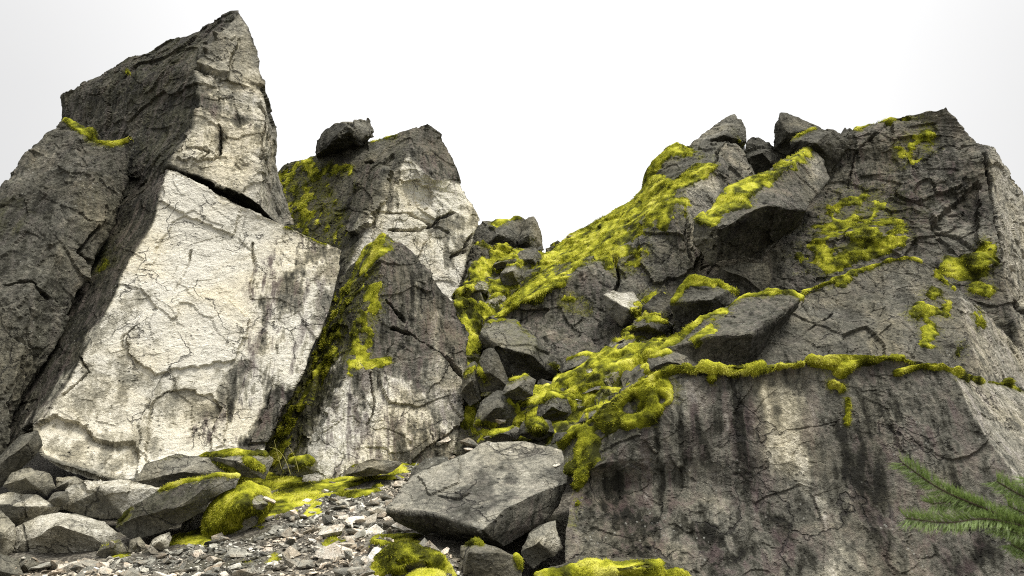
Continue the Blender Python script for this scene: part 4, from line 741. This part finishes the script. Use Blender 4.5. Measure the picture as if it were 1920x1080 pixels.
tag(fir, 'green fir tree reaching its needled twigs in at the lower right corner', 'tree'); L0 = Vector(fir.location)
def part(name, V, T, m, parent, smooth=True, org=None):
    me = make_mesh(name, V - np.array(org if org is not None else L0), T, m, None, smooth); o = link(name, me, parent); return o
V, T = tube([(trx, try_, trz - .3), (trx, try_, trz), (trx + .02, try_, trz + 1.5), (trx - .02, try_, trz + 3.5), (trx, try_ + .03, trz + 6)], [.15, .13, .11, .07, .015], 14); part('trunk', V, T, M_BARK, fir)
def pA(x, y, Y): return Vector(at(x, y, Y))
def twig(P, r0, r1, label=None, npm=2500, nl=.030):
    P = curve(P, 8); R = [r0 + (r1 - r0) * i / (len(P) - 1) for i in range(len(P))]; V, T = tube(P, R, 6); br = part('branch', V, T, M_BARK, fir)
    if label: br['label'] = label
    NV, NT = [], []; seg = [(P[i + 1] - P[i]).length for i in range(len(P) - 1)]; tot = sum(seg)
    for _ in range(int(tot * npm)):
        s = rs.random() * tot; i = 0
        while i < len(seg) - 1 and s > seg[i]: s -= seg[i]; i += 1
        p = P[i].lerp(P[i + 1], min(1, s / seg[i])); d = (P[i + 1] - P[i]).normalized(); u = d.cross(Vector((0, 0, 1))).normalized(); w = u.cross(d)
        a = rs.choice((0, math.pi)) + rs.gauss(0, .75); q = (u * math.cos(a) + w * math.sin(a)).normalized()
        u2 = Vector(ray(1800, 950)).normalized().cross(d).normalized(); q = (q * .5 + u2 * (1 if q.dot(u2) > 0 else -1) * .75).normalized()
        ang = rs.gauss(.85, .17); dd = (d * math.cos(ang) + q * math.sin(ang)).normalized(); ln = nl * rs.uniform(.65, 1.12)
        sd = dd.cross(Vector((rs.gauss(0, 1), rs.gauss(0, 1), rs.gauss(0, 1)))).normalized() * .00062; up = dd.cross(sd).normalized() * .0006
        k = len(NV); m_ = p + dd * ln * .55 + Vector((0, 0, -.001)); e = p + dd * ln
        NV += [p - sd * .6, p + sd * .6, m_ + sd, m_ - sd, e, m_ + up * 1.5]; NT += [(k, k + 1, k + 5), (k + 1, k + 2, k + 5), (k + 3, k, k + 5), (k + 2, k + 4, k + 5), (k + 4, k + 3, k + 5)]
    o = part('needles', np.array([v[:] for v in NV]), np.array(NT), M_NEEDLE, br, True); o['kind'] = 'stuff'; return P
Yb = 1.45
main = twig([pA(2080, 1090, 1.75), pA(2000, 1030, 1.6), pA(1930, 992, 1.5), pA(1850, 955, Yb), pA(1765, 918, 1.42), pA(1692, 868, 1.4)], .0035, .0011)
twig([pA(1935, 990, 1.5), pA(1850, 973, 1.44), pA(1775, 980, 1.42), pA(1700, 972, 1.4)], .002, .001)
twig([pA(2080, 1010, 1.6), pA(1990, 965, 1.52), pA(1920, 932, 1.5), pA(1868, 902, 1.48)], .003, .0011)
twig([pA(2010, 1035, 1.6), pA(1940, 1010, 1.5), pA(1868, 988, 1.46)], .002, .001)
twig([pA(2010, 985, 1.53), pA(1960, 930, 1.5), pA(1925, 895, 1.49)], .002, .001)
twig([pA(1990, 1000, 1.55), pA(1925, 965, 1.5), pA(1890, 948, 1.48)], .002, .001)
twig([pA(1850, 955, Yb), pA(1800, 942, 1.44), pA(1745, 945, 1.43)], .0016, .0009)
twig([pA(2010, 1060, 1.62), pA(1945, 1045, 1.56), pA(1895, 1020, 1.5)], .002, .001)
limb = curve([Vector((trx, try_, trz + .55)), Vector((2.0, 2.2, trz + .75)), pA(2180, 1120, 1.95), pA(2080, 1090, 1.75)], 6)
V, T = tube(limb, [.022 - .0185 * i / (len(limb) - 1) for i in range(len(limb))], 8); part('limb', V, T, M_BARK, fir)
limb = curve([Vector((2.0, 2.2, trz + .75)), pA(2180, 1040, 1.75), pA(2080, 1010, 1.6)], 6)
V, T = tube(limb, [.012 - .009 * i / (len(limb) - 1) for i in range(len(limb))], 8); part('limb', V, T, M_BARK, fir)
for k in range(26):
    a = rs.uniform(-1.1, 1.1); z0 = trz + .8 + k * .19; ln = .8 * (1 - k / 30); d = Vector((math.cos(a), math.sin(a), -.12)); b0 = Vector((trx, try_, z0))
    twig([b0, b0 + d * ln * .5 + Vector((0, 0, .05)), b0 + d * ln], .008, .0015, npm=260, nl=.03)

# dry grass stems by the mossy stone
M_GRASS = plain('dry_grass', (.25, .24, .05), (.42, .38, .12), 20, .7, .2)
for k, (P_) in enumerate(((( 545, 890), (535, 862), (522, 845), (505, 838)), ((560, 885), (552, 855), (540, 835)), ((528, 880), (520, 850), (514, 825)))):
    V, T = tube(curve([pA(x, y, 7.9) for x, y in P_], 5), [.004 - .0028 * i / (5 * (len(P_) - 1)) for i in range(5 * (len(P_) - 1) + 1)], 4); o = part('grass_stem', V, T, M_GRASS, None, org=(0, 0, 0))
    tag(o, ('tallest dry yellow grass stem leaning left out of the moss', 'short thin yellow grass stem on the right of the tuft', 'middle yellow grass stem bending over the mossy stone')[k], 'grass stem', 'dry grass stems by the moss')
